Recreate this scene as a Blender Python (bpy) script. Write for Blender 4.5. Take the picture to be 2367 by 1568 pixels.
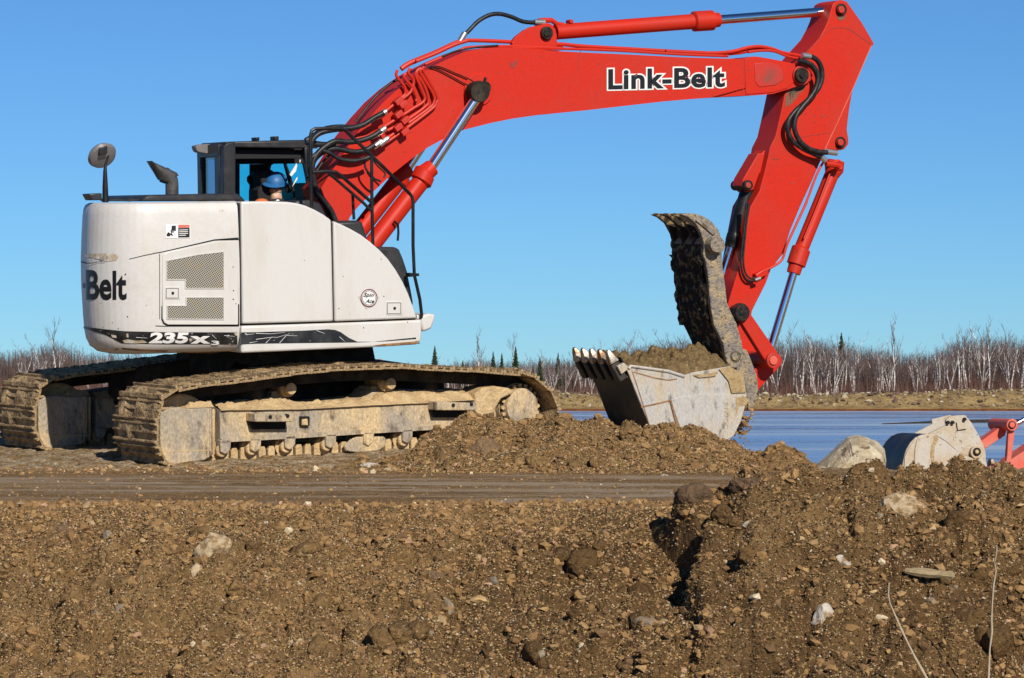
import bpy, bmesh, math, random
import numpy as np
from mathutils import Matrix, Vector
random.seed(7); RNG = np.random.default_rng(11)
S = bpy.context.scene; COL = S.collection
for o in list(bpy.data.objects): bpy.data.objects.remove(o)
R = math.radians

# ------------------------------------------------------------------ camera
FU, CU, CV, HZ = 7500.0, 1183.5, 784.0, 880.0          # focal length and horizon, photo measured 2367 px wide
CAMZ = 0.73
cd = bpy.data.cameras.new('camera'); cam = bpy.data.objects.new('camera', cd); COL.objects.link(cam)
cd.sensor_width = 36; cd.lens = 36*FU/2367; cd.clip_start = .1; cd.clip_end = 9000
TILT = math.atan((HZ-CV)/FU)
cam.location = (0, 0, CAMZ); cam.rotation_euler = (R(90)+TILT, 0, 0)
S.camera = cam
S.render.resolution_x, S.render.resolution_y = 1024, 678
S.view_settings.view_transform = 'Standard'; S.view_settings.look = 'None'
S.view_settings.exposure = 0.0; S.view_settings.gamma = 1.0

# ------------------------------------------------------------------ sky + sun
AZ, EL = 22.0, 31.0
w = bpy.data.worlds.new('World'); S.world = w; w.use_nodes = True
nt = w.node_tree; nt.nodes.clear()
sky = nt.nodes.new('ShaderNodeTexSky'); sky.sky_type = 'NISHITA'; sky.sun_disc = False
sky.sun_elevation = R(EL); sky.sun_rotation = R(180-AZ); sky.altitude = 2500
sky.air_density = 1.0; sky.dust_density = 0; sky.ozone_density = 3.5
bg = nt.nodes.new('ShaderNodeBackground'); bg.inputs['Strength'].default_value = .095
out = nt.nodes.new('ShaderNodeOutputWorld')
tn = nt.nodes.new('ShaderNodeMix'); tn.data_type = 'RGBA'; tn.blend_type = 'MULTIPLY'; tn.inputs[0].default_value = 1; tn.inputs[7].default_value = (.385, .66, .925, 1)
nt.links.new(sky.outputs[0], tn.inputs[6]); nt.links.new(tn.outputs[2], bg.inputs[0]); nt.links.new(bg.outputs[0], out.inputs[0])
sd = bpy.data.lights.new('sun', 'SUN'); sd.energy = 5.0; sd.angle = R(.5); sd.color = (1, .94, .84)
sun = bpy.data.objects.new('sun', sd); COL.objects.link(sun)
sv = Vector((math.sin(R(AZ))*math.cos(R(EL)), -math.cos(R(AZ))*math.cos(R(EL)), math.sin(R(EL))))
sun.rotation_euler = sv.to_track_quat('Z', 'Y').to_euler(); sun.location = sv*50

# ------------------------------------------------------------------ frames and measuring
O = Vector((-2.233, 30.7, .17))
FH = Matrix.Translation(O) @ Matrix.Rotation(R(25), 4, 'Z') @ Matrix.Rotation(-R(2.0), 4, 'Y') @ Matrix.Rotation(.045, 4, 'X')
YU = Matrix.Rotation(R(9), 4, 'Z')
FUN = FH @ YU
CAM = Vector((0, 0, CAMZ)); RX = Matrix.Rotation(TILT, 3, 'X')
def ray(u, v): return RX @ Vector(((u-CU)/FU, 1, (CV-v)/FU))
ZM = {'z1': (118.3, 266.3, .3774), 'z2': (591.7, 266.3, .3774), 'z3': (0, 769.2, .25), 'z4': (532.5, 769.2, .325),
      'z5': (710, 0, .3397), 'z6': (1538.5, 0, .3397), 'z7': (1420, 473.4, .3774), 'z8': (1716, 710, .3397),
      'A': (437.9, 307.7, .15), 'D': (887.6, 710, .3), 'E': (1183, 0, .25), 'F': (2011.8, 917, .15),
      'G': (177.5, 562, .2), 'H': (1479, 473.4, .2264), 'u': (0, 0, 1)}
def q(k, pts):
    a, b, s = ZM[k]; return [(a+x*s, b+y*s) for x, y in pts]
INV = {}
def loc(F, u, v, yc):
    """point of a thing's own plane y = yc seen at (u, v); frame F"""
    k = id(F)
    if k not in INV: INV[k] = (F.inverted(), F)
    I = INV[k][0]
    o = I @ CAM; d = I.to_3x3() @ ray(u, v); t = (yc-o.y)/d.y
    return o+d*t
def L(k, pts, yc, F=None): return [loc(F or FH, u, v, yc) for u, v in q(k, pts)]
def X(k, pts, yc, F=None): return [(p.x, p.z) for p in L(k, pts, yc, F)]

# ------------------------------------------------------------------ materials
def mat(name, col, col2=None, rough=.6, metal=0, scale=6, thr=(.45, .6), bump=.15, bscale=40, fine=.25, spec=.5, stretch=None, col3=None, thr3=(.62, .68), scale3=25, detail=8):
    m = bpy.data.materials.new(name); m.use_nodes = True; N = m.node_tree.nodes; K = m.node_tree.links
    b = N['Principled BSDF']; b.inputs['Roughness'].default_value = rough; b.inputs['Metallic'].default_value = metal
    b.inputs['Specular IOR Level'].default_value = spec
    tc = N.new('ShaderNodeTexCoord'); mp = N.new('ShaderNodeMapping'); K.new(tc.outputs['Object'], mp.inputs[0])
    if stretch: mp.inputs['Scale'].default_value = stretch
    cur = None
    def noise(sc, d=detail, r=.6):
        n = N.new('ShaderNodeTexNoise'); n.inputs['Scale'].default_value = sc; n.inputs['Detail'].default_value = d; n.inputs['Roughness'].default_value = r
        K.new(mp.outputs[0], n.inputs['Vector']); return n
    def mixc(f, a, bb, typ='MIX'):
        x = N.new('ShaderNodeMix'); x.data_type = 'RGBA'; x.blend_type = typ
        if isinstance(f, float): x.inputs[0].default_value = f
        else: K.new(f, x.inputs[0])
        for i, c in ((6, a), (7, bb)):
            if isinstance(c, tuple): x.inputs[i].default_value = (*c, 1)
            else: K.new(c, x.inputs[i])
        return x.outputs[2]
    def ramp(src, lo, hi):
        r_ = N.new('ShaderNodeMapRange'); r_.inputs[1].default_value = lo; r_.inputs[2].default_value = hi; K.new(src, r_.inputs[0]); return r_.outputs[0]
    if col2 or fine:
        c = col
        if col2: c = mixc(ramp(noise(scale).outputs[0], *thr), col, col2)
        if col3: c = mixc(ramp(noise(scale3, 6, .65).outputs[0], *thr3), c, col3)
        if fine:
            f = ramp(noise(bscale*1.3, 4).outputs[0], .2, .8)
            g = N.new('ShaderNodeMapRange'); g.inputs[3].default_value = 1-fine; g.inputs[4].default_value = 1+fine; K.new(f, g.inputs[0])
            c = mixc(1.0, c, g.outputs[0], 'MULTIPLY')
        if isinstance(c, tuple): b.inputs['Base Color'].default_value = (*c, 1)
        else: K.new(c, b.inputs['Base Color'])
    else: b.inputs['Base Color'].default_value = (*col, 1)
    if bump:
        bn = N.new('ShaderNodeBump'); bn.inputs['Strength'].default_value = min(1, bump); bn.inputs['Distance'].default_value = .02 if bump < .5 else .04
        K.new(noise(bscale).outputs[0], bn.inputs['Height']); K.new(bn.outputs[0], b.inputs['Normal'])
    return m
M = {}
M['white'] = mat('white_paint', (.60, .575, .535), (.54, .49, .42), stretch=(1.6, 1, .35), rough=.38, scale=2.2, thr=(.48, .78), bump=.02, fine=.04, col3=(.36, .29, .2), thr3=(.70, .76), scale3=14, bscale=30)
M['whitecw'] = mat('white_paint_scuffed', (.59, .56, .52), (.54, .49, .42), rough=.42, scale=2.2, thr=(.5, .72), bump=.05, fine=.06, col3=(.33, .22, .12), thr3=(.66, .74), scale3=9, bscale=25)
M['red'] = mat('red_paint', (.53, .019, .005), (.45, .032, .016), rough=.48, spec=.28, scale=1.3, thr=(.45, .7), bump=.05, fine=.09, col3=(.15, .035, .02), thr3=(.655, .70), scale3=17, bscale=30)
M['reddull'] = mat('worn_red_paint', (.50, .022, .01), (.24, .05, .03), rough=.5, scale=5, thr=(.5, .72), bump=.08, fine=.12, col3=(.12, .08, .05), thr3=(.62, .68), scale3=20)
M['palered'] = mat('dusty_red_paint', (.62, .10, .06), (.55, .16, .11), rough=.6, scale=4, bump=.05, fine=.08)
M['blackp'] = mat('black_paint', (.007, .007, .008), (.018, .017, .016), spec=.3, rough=.42, scale=8, bump=.03, fine=.1)
M['cabgrey'] = mat('dark_grey_cab_paint', (.022, .022, .025), (.04, .038, .036), spec=.35, rough=.4, scale=6, bump=.02, fine=.08)
M['interior'] = mat('dark_cab_lining', (.008, .008, .009), rough=.8, bump=0, fine=0)
M['rubber'] = mat('black_rubber_hose', (.010, .010, .011), (.025, .025, .024), spec=.35, rough=.45, scale=20, bump=.05, bscale=80)
M['chrome'] = mat('chromed_rod', (.85, .85, .86), rough=.12, metal=1, bump=0, fine=0)
M['steelfit'] = mat('zinc_fitting', (.55, .54, .5), rough=.3, metal=.8, bump=0, fine=.1)
M['pin'] = mat('greasy_pin_steel', (.016, .013, .011), (.04, .03, .022), spec=.3, rough=.5, scale=25, bump=.15, metal=.3)
M['mud'] = mat('dried_tan_mud', (.56, .40, .21), (.42, .285, .145), rough=.95, scale=7, bump=.5, bscale=45, fine=.3, col3=(.52, .42, .28), thr3=(.58, .66), scale3=30, spec=.1)
M['mudsteel'] = mat('mud_streaked_steel', (.37, .31, .235), (.58, .43, .24), rough=.9, scale=2.6, thr=(.42, .6), bump=.6, bscale=45, fine=.4, col3=(.15, .12, .09), thr3=(.53, .68), scale3=9, stretch=(1, 1, .5), spec=.1)
M['shoe'] = mat('muddy_track_steel', (.46, .315, .16), (.17, .11, .06), rough=.9, scale=8, bump=1, bscale=34, fine=.5, col3=(.5, .43, .33), thr3=(.60, .66), scale3=35, spec=.15)
M['under'] = mat('dirty_shade_dark_steel', (.02, .016, .012), (.05, .038, .025), spec=.2, rough=.8, scale=7, bump=.2)
M['bucket'] = mat('scraped_grey_steel', (.43, .405, .37), (.47, .38, .26), rough=.55, metal=.05, scale=2.2, thr=(.46, .62), bump=.2, bscale=40, fine=.28, col3=(.17, .15, .13), thr3=(.55, .68), scale3=7, stretch=(1.6, 1, .7))
M['bucketdark'] = mat('dark_bucket_steel', (.018, .017, .016), (.05, .04, .03), rough=.5, metal=.3, scale=4, bump=.1)  # near-black bucket shells and tooth adapters, darker than the side plates
M['weld'] = mat('rusty_weld', (.30, .15, .06), (.18, .09, .04), rough=.8, scale=20, bump=.3)
M['tooth'] = mat('polished_tooth_steel', (.55, .47, .36), (.22, .12, .06), rough=.35, metal=.7, scale=9, bump=.1)
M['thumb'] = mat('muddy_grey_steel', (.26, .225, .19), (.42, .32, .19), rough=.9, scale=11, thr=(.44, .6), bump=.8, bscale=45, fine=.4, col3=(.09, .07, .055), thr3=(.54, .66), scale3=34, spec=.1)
M['thumbin'] = mat('shade_dark_muddy_steel', (.04, .032, .024), (.26, .18, .09), spec=.1, rough=.9, scale=13, thr=(.52, .6), bump=.8, bscale=24, fine=.3)  # muddy steel darkened: shade on the left-facing tines and web put into colour
M['text'] = mat('black_vinyl', (.006, .006, .007), rough=.4, bump=0, fine=0)
M['textw'] = mat('white_vinyl', (.78, .76, .72), rough=.45, bump=0, fine=0)
M['stripe'] = mat('scratched_black_vinyl', (.008, .008, .009), rough=.4, bump=0, fine=0, col2=(.03, .03, .03), col3=(.5, .45, .38), thr3=(.63, .66), scale3=18)
M['gap'] = mat('panel_gap_shadow_rubber', (.006, .006, .006), rough=.9, bump=0, fine=0)
M['skin'] = mat('skin', (.55, .33, .22), rough=.5, bump=0, fine=.05)
M['hat'] = mat('blue_hard_hat_plastic', (.02, .13, .33), rough=.5, bump=0, fine=0)
M['jacket'] = mat('dark_jacket_cloth', (.03, .03, .035), rough=.9, bump=.1)
M['orange'] = mat('orange_hi_vis_cloth', (.6, .14, .03), rough=.8, bump=.1, fine=.1)
M['green'] = mat('lime_hi_vis_cloth', (.25, .55, .04), rough=.8, bump=.1, fine=.1)
M['stem'] = mat('dry_plant_stem', (.50, .40, .27), rough=.8, bump=0, fine=.2)
M['wood'] = mat('weathered_wood', (.36, .27, .14), (.22, .16, .09), rough=.9, scale=20, stretch=(1, 8, 8), bump=.3)
M['pale'] = mat('pale_buff_rock', (.56, .47, .32), (.42, .32, .18), rough=.9, scale=5, bump=.9, bscale=14, fine=.3, col3=(.16, .115, .065), thr3=(.57, .63), scale3=7)
M['bucket2'] = mat('pale_dusty_steel', (.47, .42, .35), (.44, .34, .22), rough=.7, scale=3, bump=.25, fine=.2, col3=(.20, .14, .08), thr3=(.60, .66), scale3=14)
def glassmat(name, tint, gl=.1):
    m = bpy.data.materials.new(name); m.use_nodes = True; N = m.node_tree.nodes; K = m.node_tree.links; N.clear()
    o = N.new('ShaderNodeOutputMaterial'); t = N.new('ShaderNodeBsdfTransparent'); g = N.new('ShaderNodeBsdfGlossy'); x = N.new('ShaderNodeMixShader')
    t.inputs[0].default_value = (*tint, 1); g.inputs['Roughness'].default_value = .03; x.inputs[0].default_value = gl
    K.new(t.outputs[0], x.inputs[1]); K.new(g.outputs[0], x.inputs[2]); K.new(x.outputs[0], o.inputs[0]); return m
M['glass'] = glassmat('blue_green_glass', (.30, .86, .90), .04)
M['glassclear'] = glassmat('clear_cab_glass', (.93, .97, .97), .03)
M['glassdark'] = glassmat('dark_blue_glass', (.2, .42, .62), .3)

# ------------------------------------------------------------------ mesh builder
class MB:
    def __init__(s): s.v = []; s.f = []
    def add(s, v, f):
        n = len(s.v); s.v += [tuple(p) for p in v]; s.f += [tuple(i+n for i in g) for g in f]; return s
    def prism(s, pts, y0, y1):
        n = len(pts); v = [(x, y0, z) for x, z in pts]+[(x, y1, z) for x, z in pts]
        return s.add(v, [tuple(range(n)), tuple(range(2*n-1, n-1, -1))]+[(i, i+n, (i+1) % n+n, (i+1) % n) for i in range(n)])
    def box(s, a, b):
        return s.prism([(a[0], a[2]), (b[0], a[2]), (b[0], b[2]), (a[0], b[2])], a[1], b[1])
    def obox(s, c, ax, ay, az):
        c = Vector(c); v = [c+ax*i+ay*j+az*k for i in (-1, 1) for j in (-1, 1) for k in (-1, 1)]
        return s.add(v, [(0, 1, 3, 2), (4, 6, 7, 5), (0, 4, 5, 1), (2, 3, 7, 6), (0, 2, 6, 4), (1, 5, 7, 3)])
    def tube(s, path, r, n=10, caps=True):
        P = [Vector(p) for p in path]; rs = r if isinstance(r, (list, tuple)) else [r]*len(P)
        ref = None; vs = []; fs = []
        for i, p in enumerate(P):
            t = ((P[i+1]-p).normalized() if i < len(P)-1 else Vector((0, 0, 0)))+((p-P[i-1]).normalized() if i else Vector((0, 0, 0)))
            t = t.normalized() if t.length > 1e-6 else (P[1]-P[0]).normalized()
            if ref is None:
                ref = Vector((0, 1, 0)) if abs(t.y) < .9 else Vector((1, 0, 0))
            a = t.cross(ref).normalized(); b_ = a.cross(t).normalized(); ref = b_
            for k in range(n):
                an = 2*math.pi*k/n; vs.append(p+(a*math.cos(an)+b_*math.sin(an))*rs[i])
        for i in range(len(P)-1):
            for k in range(n): fs.append((i*n+k, i*n+(k+1) % n, (i+1)*n+(k+1) % n, (i+1)*n+k))
        if caps: fs.append(tuple(range(n-1, -1, -1))); fs.append(tuple((len(P)-1)*n+k for k in range(n)))
        return s.add(vs, fs)
    def cyl(s, p0, p1, r, n=24): return s.tube([p0, p1], r, n)
    def build(s, name, m, parent=None, bevel=0, smooth=40, seg=2):
        me = bpy.data.meshes.new(name); bm = bmesh.new()
        vs = [bm.verts.new(p) for p in s.v]
        for f in s.f:
            try: bm.faces.new([vs[i] for i in f])
            except ValueError: pass
        bmesh.ops.recalc_face_normals(bm, faces=bm.faces)
        for f in bm.faces: f.smooth = bool(smooth)
        if smooth:
            for e in bm.edges:
                if len(e.link_faces) == 2 and e.calc_face_angle(0) > R(smooth): e.smooth = False
        bm.to_mesh(me); bm.free(); me.materials.append(M[m] if isinstance(m, str) else m)
        o = bpy.data.objects.new(name, me); COL.objects.link(o)
        if parent: o.parent = parent
        if bevel:
            b = o.modifiers.new('bevel', 'BEVEL'); b.width = bevel; b.segments = seg; b.limit_method = 'ANGLE'; b.angle_limit = R(35)
        return o
def spline(pts, n=6):
    P = [Vector(p) for p in pts]; out = []
    for i in range(len(P)-1):
        a = P[max(i-1, 0)]; b = P[i]; c = P[i+1]; d = P[min(i+2, len(P)-1)]
        for k in range(n):
            t = k/n; out.append(.5*((2*b)+(c-a)*t+(2*a-5*b+4*c-d)*t*t+(3*b-a-3*c+d)*t**3))
    return out+[P[-1]]
def tag(o, label=None, cat=None, group=None, kind=None):
    for k, v in (('label', label), ('category', cat), ('group', group), ('kind', kind)):
        if v: o[k] = v
    return o
def empty(name, mtx=None, parent=None):
    o = bpy.data.objects.new(name, None); COL.objects.link(o); o.empty_display_size = .3
    if mtx is not None: o.matrix_world = mtx
    if parent: o.parent = parent
    return o
TXT = {}
def text_mesh(s, off=0., shear=0., spacing=1.):
    k = (s, off, shear, spacing)
    if k not in TXT:
        c = bpy.data.curves.new('t', 'FONT'); c.body = s; c.offset = off; c.shear = shear; c.space_character = spacing; c.resolution_u = 4
        o = bpy.data.objects.new('t', c); COL.objects.link(o); bpy.context.view_layer.update()
        me = bpy.data.meshes.new_from_object(o.evaluated_get(bpy.context.evaluated_depsgraph_get()))
        TXT[k] = ([(v.co.x, v.co.y) for v in me.vertices], [tuple(p.vertices) for p in me.polygons])
        bpy.data.objects.remove(o); bpy.data.curves.remove(c); bpy.data.meshes.remove(me)
    return TXT[k]
def text_bbox(v): xs = [a for a, b in v]; ys = [b for a, b in v]; return min(xs), max(xs), min(ys), max(ys)
def slice2d(v, f, n):
    bm = bmesh.new(); vs = [bm.verts.new((a, b, 0)) for a, b in v]
    for g in f:
        try: bm.faces.new([vs[i] for i in g])
        except ValueError: pass
    xs = [a for a, b in v]; x0, x1 = min(xs), max(xs)
    for i in range(1, n):
        bmesh.ops.bisect_plane(bm, geom=bm.verts[:]+bm.edges[:]+bm.faces[:], plane_co=(x0+(x1-x0)*i/n, 0, 0), plane_no=(1, 0, 0))
    bm.verts.index_update(); r = ([(q_.co.x, q_.co.y) for q_ in bm.verts], [tuple(q_.index for q_ in g.verts) for g in bm.faces]); bm.free(); return r
def text_on(name, s, quad, fn, m, parent, off=.02, base_off=None, shear=0, spacing=1., glyph=None, subdiv=0):
    """lettering laid on a surface: quad = corners TL, TR, BR, BL, fn maps a point of the quad to the surface"""
    v, f = text_mesh(s, off, shear, spacing)
    x0, x1, y0, y1 = text_bbox(text_mesh(s, base_off if base_off is not None else off, shear, spacing)[0])
    if subdiv: v, f = slice2d(v, f, subdiv)
    V = []
    for a, b in v:
        s_, t = (a-x0)/(x1-x0), 1-(b-y0)/(y1-y0)
        tl, tr, br, bl = [Vector(p) for p in quad]
        p = (tl*(1-s_)+tr*s_)*(1-t)+(bl*(1-s_)+br*s_)*t
        V.append(fn(p.x, p.y))
    o = MB().add(V, f).build(name, m, parent, smooth=0)
    return o
# ================================================================== terrain heights
def vn(x, y, s=0):
    x = np.asarray(x, float); y = np.asarray(y, float)
    xi = np.floor(x).astype(np.int64); yi = np.floor(y).astype(np.int64); fx = x-xi; fy = y-yi
    fx = fx*fx*(3-2*fx); fy = fy*fy*(3-2*fy)
    def h(a, b):
        n = (a*374761393+b*668265263+s*982451653) & 0x7fffffff
        n = ((n ^ (n >> 13))*1274126177) & 0x7fffffff
        return ((n ^ (n >> 16)) & 0xffff)/65535.
    return (h(xi, yi)*(1-fx)+h(xi+1, yi)*fx)*(1-fy)+(h(xi, yi+1)*(1-fx)+h(xi+1, yi+1)*fx)*fy
def fbm(x, y, s=0, o=4, g=.5):
    t = 0; a = 1; n = 0
    for i in range(o): t = t+a*vn(x*2**i+i*17.3, y*2**i-i*9.1, s+i); n += a; a *= g
    return t/n-.5
def sstep(a, b, x):
    t = np.clip((x-a)/(b-a), 0, 1); return t*t*(3-2*t)
NRM = FUN.to_3x3() @ Vector((0, 0, 1))
def clods(x, y, amp):
    r = 1-np.abs(2*vn(x*7, y*7, 31)-1)
    xi, yi = np.floor(x*3.4), np.floor(y*3.4); best = np.full(np.shape(x), 9.)
    for di in (-1, 0, 1):
        for dj in (-1, 0, 1):
            cx, cy = xi+di, yi+dj; px = cx+.15+.7*vn(cx*7.7+.5, cy*5.3+.5, 91); py = cy+.15+.7*vn(cx*3.1+.5, cy*9.1+.5, 92); rr_ = .25+.55*vn(cx*5.9+.5, cy*4.7+.5, 93)
            best = np.minimum(best, np.hypot(x*3.4-px, y*3.4-py)/rr_)
    lump = np.sqrt(np.clip(1-best**2, 0, 1))
    return amp*(.75*lump-.3+fbm(x*2.2, y*2.2, 3, 3)*1.5+fbm(x*8, y*8, 5, 3)*1.1+(r-.6)*.25+fbm(x*26, y*26, 8, 3)*.65)
ZW = -2.54
def ground_h(x, y):
    x = np.asarray(x, float); y = np.asarray(y, float)
    e = 18.1+.9*fbm(x*1.1, x*0+3, 41, 4)
    z = np.where(y < e, -.4*(e-y), 0.); z = np.maximum(z, -.86)
    pl = O.z-(NRM.x*(x-O.x)+NRM.y*(y-O.y))/NRM.z-.04
    d = np.hypot((x-O.x), (y-O.y)); wt = sstep(5.0, 3.3, d)*sstep(26.0, 28.2, y)
    z = z*(1-wt)+np.clip(pl, -.2, .4)*wt
    # lower bench to the right and behind, then down to the lake
    m = sstep(1.6, 3.0, x)*sstep(26.6, 30, y); z = z-1.0*m
    z = z-3.6*sstep(40, 62, y)*1.0
    # far shore
    fs = 349+fbm(x*.03, x*0, 9, 2)*5
    far = sstep(fs, fs+6, y)*1.35+.95*sstep(fs+2, fs+9, y)*(fbm(x*.07, y*.03, 12, 4)*1.6+.45+.25*sstep(3, 18, x))+.35*sstep(fs, fs+1, y)+.18*fbm(x*.8, y*.8, 5, 3)
    z = np.where(y > 300, -3.1+far+sstep(300, fs, y)*.35, z)
    # surface relief
    amp = .0+(.02+.085*sstep(e+.1, e-.9, y))*sstep(e+1.6, e-.2, y)*sstep(14, 15.5, y)+.006+.02*sstep(25.0, 26.5, y)*(y < 60)
    rut = .018*sstep(e, e+1, y)*sstep(25.5, 24, y)*(vn(x*.25, y*2.6, 77)+.5*vn(x*.6, y*6, 78))
    return np.where(y < 100, z+clods(x, y, amp)+rut, z)
HX = [((u-CU)/FU*27.5, CAMZ-(v+6-HZ)/FU*27.5) for u, v in [(905, 1080), (935, 1060), (1000, 1003), (1050, 975), (1090, 958), (1130, 960), (1180, 966), (1240, 968), (1290, 960), (1340, 972), (1400, 980), (1480, 992), (1560, 1001), (1640, 1016), (1700, 1040), (1740, 1062), (1775, 1090)]]
def heap_h(x, y):
    c = np.interp(x, [a for a, b in HX], [max(b, 0) for a, b in HX])
    f = np.clip(1-np.abs(y-27.5)/np.where(y < 27.5, 2.05, 1.6), 0, 1)
    f = f**.85
    return -.05+(c+.02)*f*(1+.12*fbm(x*2, y*2, 61, 2))+clods(x, y, .085)*f**.3+.05*f
RX_ = [((u-CU)/FU*17.5, CAMZ-(v+9-HZ)/FU*17.5) for u, v in [(1545, 1180), (1560, 1150), (1600, 1133), (1650, 1140), (1690, 1110), (1720, 1097), (1780, 1104), (1830, 1103), (1880, 1088), (1960, 1086), (2040, 1081), (2200, 1077), (2300, 1092), (2367, 1105), (2500, 1120), (2700, 1180)]]
def mound_h(x, y):
    c = np.interp(x, [a for a, b in RX_], [b for a, b in RX_])
    back = np.clip(1-(y-17.5)/1.3, 0, 1)
    g_ = -.4*(18.1-y); z = np.where(y > 17.5, (c+.3)*back-.3, g_+(c+.24)*sstep(15.7, 17.45, y)**.8-.07*sstep(16.3, 15.8, y))
    edge = sstep(.80, .96, x+.3*fbm(y*2.2, x*0, 7, 3)+.25*sstep(17.2, 18, y))*sstep(4.3, 3.6, x)
    z = z*edge+(g_-.09-.5*sstep(16.35, 17.0, y))*(1-edge)
    return np.where(x > .5, z+clods(x, y, .105), -9.)
def small_h(x, y):
    d = np.hypot((x-2.13)/.42, (y-26.2)/.5); f = np.clip(1-d, 0, 1)**.6
    return -.07+.26*f+clods(x, y, .07)*f
def surf_h(x, y): return float(max(ground_h(x, y), heap_h(x, y) if 24.5 < y < 29.6 else -9, mound_h(x, y) if 14.5 < y < 19 else -9))
def hit(u, v):
    d = ray(u, v); t = 14.5
    while t < 400:
        p = CAM+d*t
        if p.z < surf_h(p.x, p.y): return p
        t += .03 if t < 60 else 1
    return p

def grid(name, X2, Y2, Z2, m, smooth=True):
    r, c = X2.shape; n = r*c
    co = np.empty((n, 3), np.float32); co[:, 0] = X2.ravel(); co[:, 1] = Y2.ravel(); co[:, 2] = Z2.ravel()
    i = np.arange(n).reshape(r, c); qd = np.stack([i[:-1, :-1], i[:-1, 1:], i[1:, 1:], i[1:, :-1]], -1).reshape(-1, 4)
    return rawmesh(name, co, qd, m, smooth)
def rawmesh(name, co, faces, m, smooth=True, colors=None):
    k = faces.shape[1]; me = bpy.data.meshes.new(name)
    me.vertices.add(len(co)); me.vertices.foreach_set('co', np.asarray(co, np.float32).ravel())
    me.loops.add(faces.size); me.loops.foreach_set('vertex_index', faces.astype(np.int32).ravel())
    me.polygons.add(len(faces)); me.polygons.foreach_set('loop_start', np.arange(0, faces.size, k, dtype=np.int32))
    me.polygons.foreach_set('loop_total', np.full(len(faces), k, np.int32))
    me.polygons.foreach_set('use_smooth', np.full(len(faces), smooth))
    me.update(calc_edges=True); me.validate()
    if colors is not None:
        a = me.color_attributes.new('tint', 'FLOAT_COLOR', 'POINT'); a.data.foreach_set('color', np.asarray(colors, np.float32).ravel())
    me.materials.append(M[m] if isinstance(m, str) else m)
    o = bpy.data.objects.new(name, me); COL.objects.link(o); return o

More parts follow.
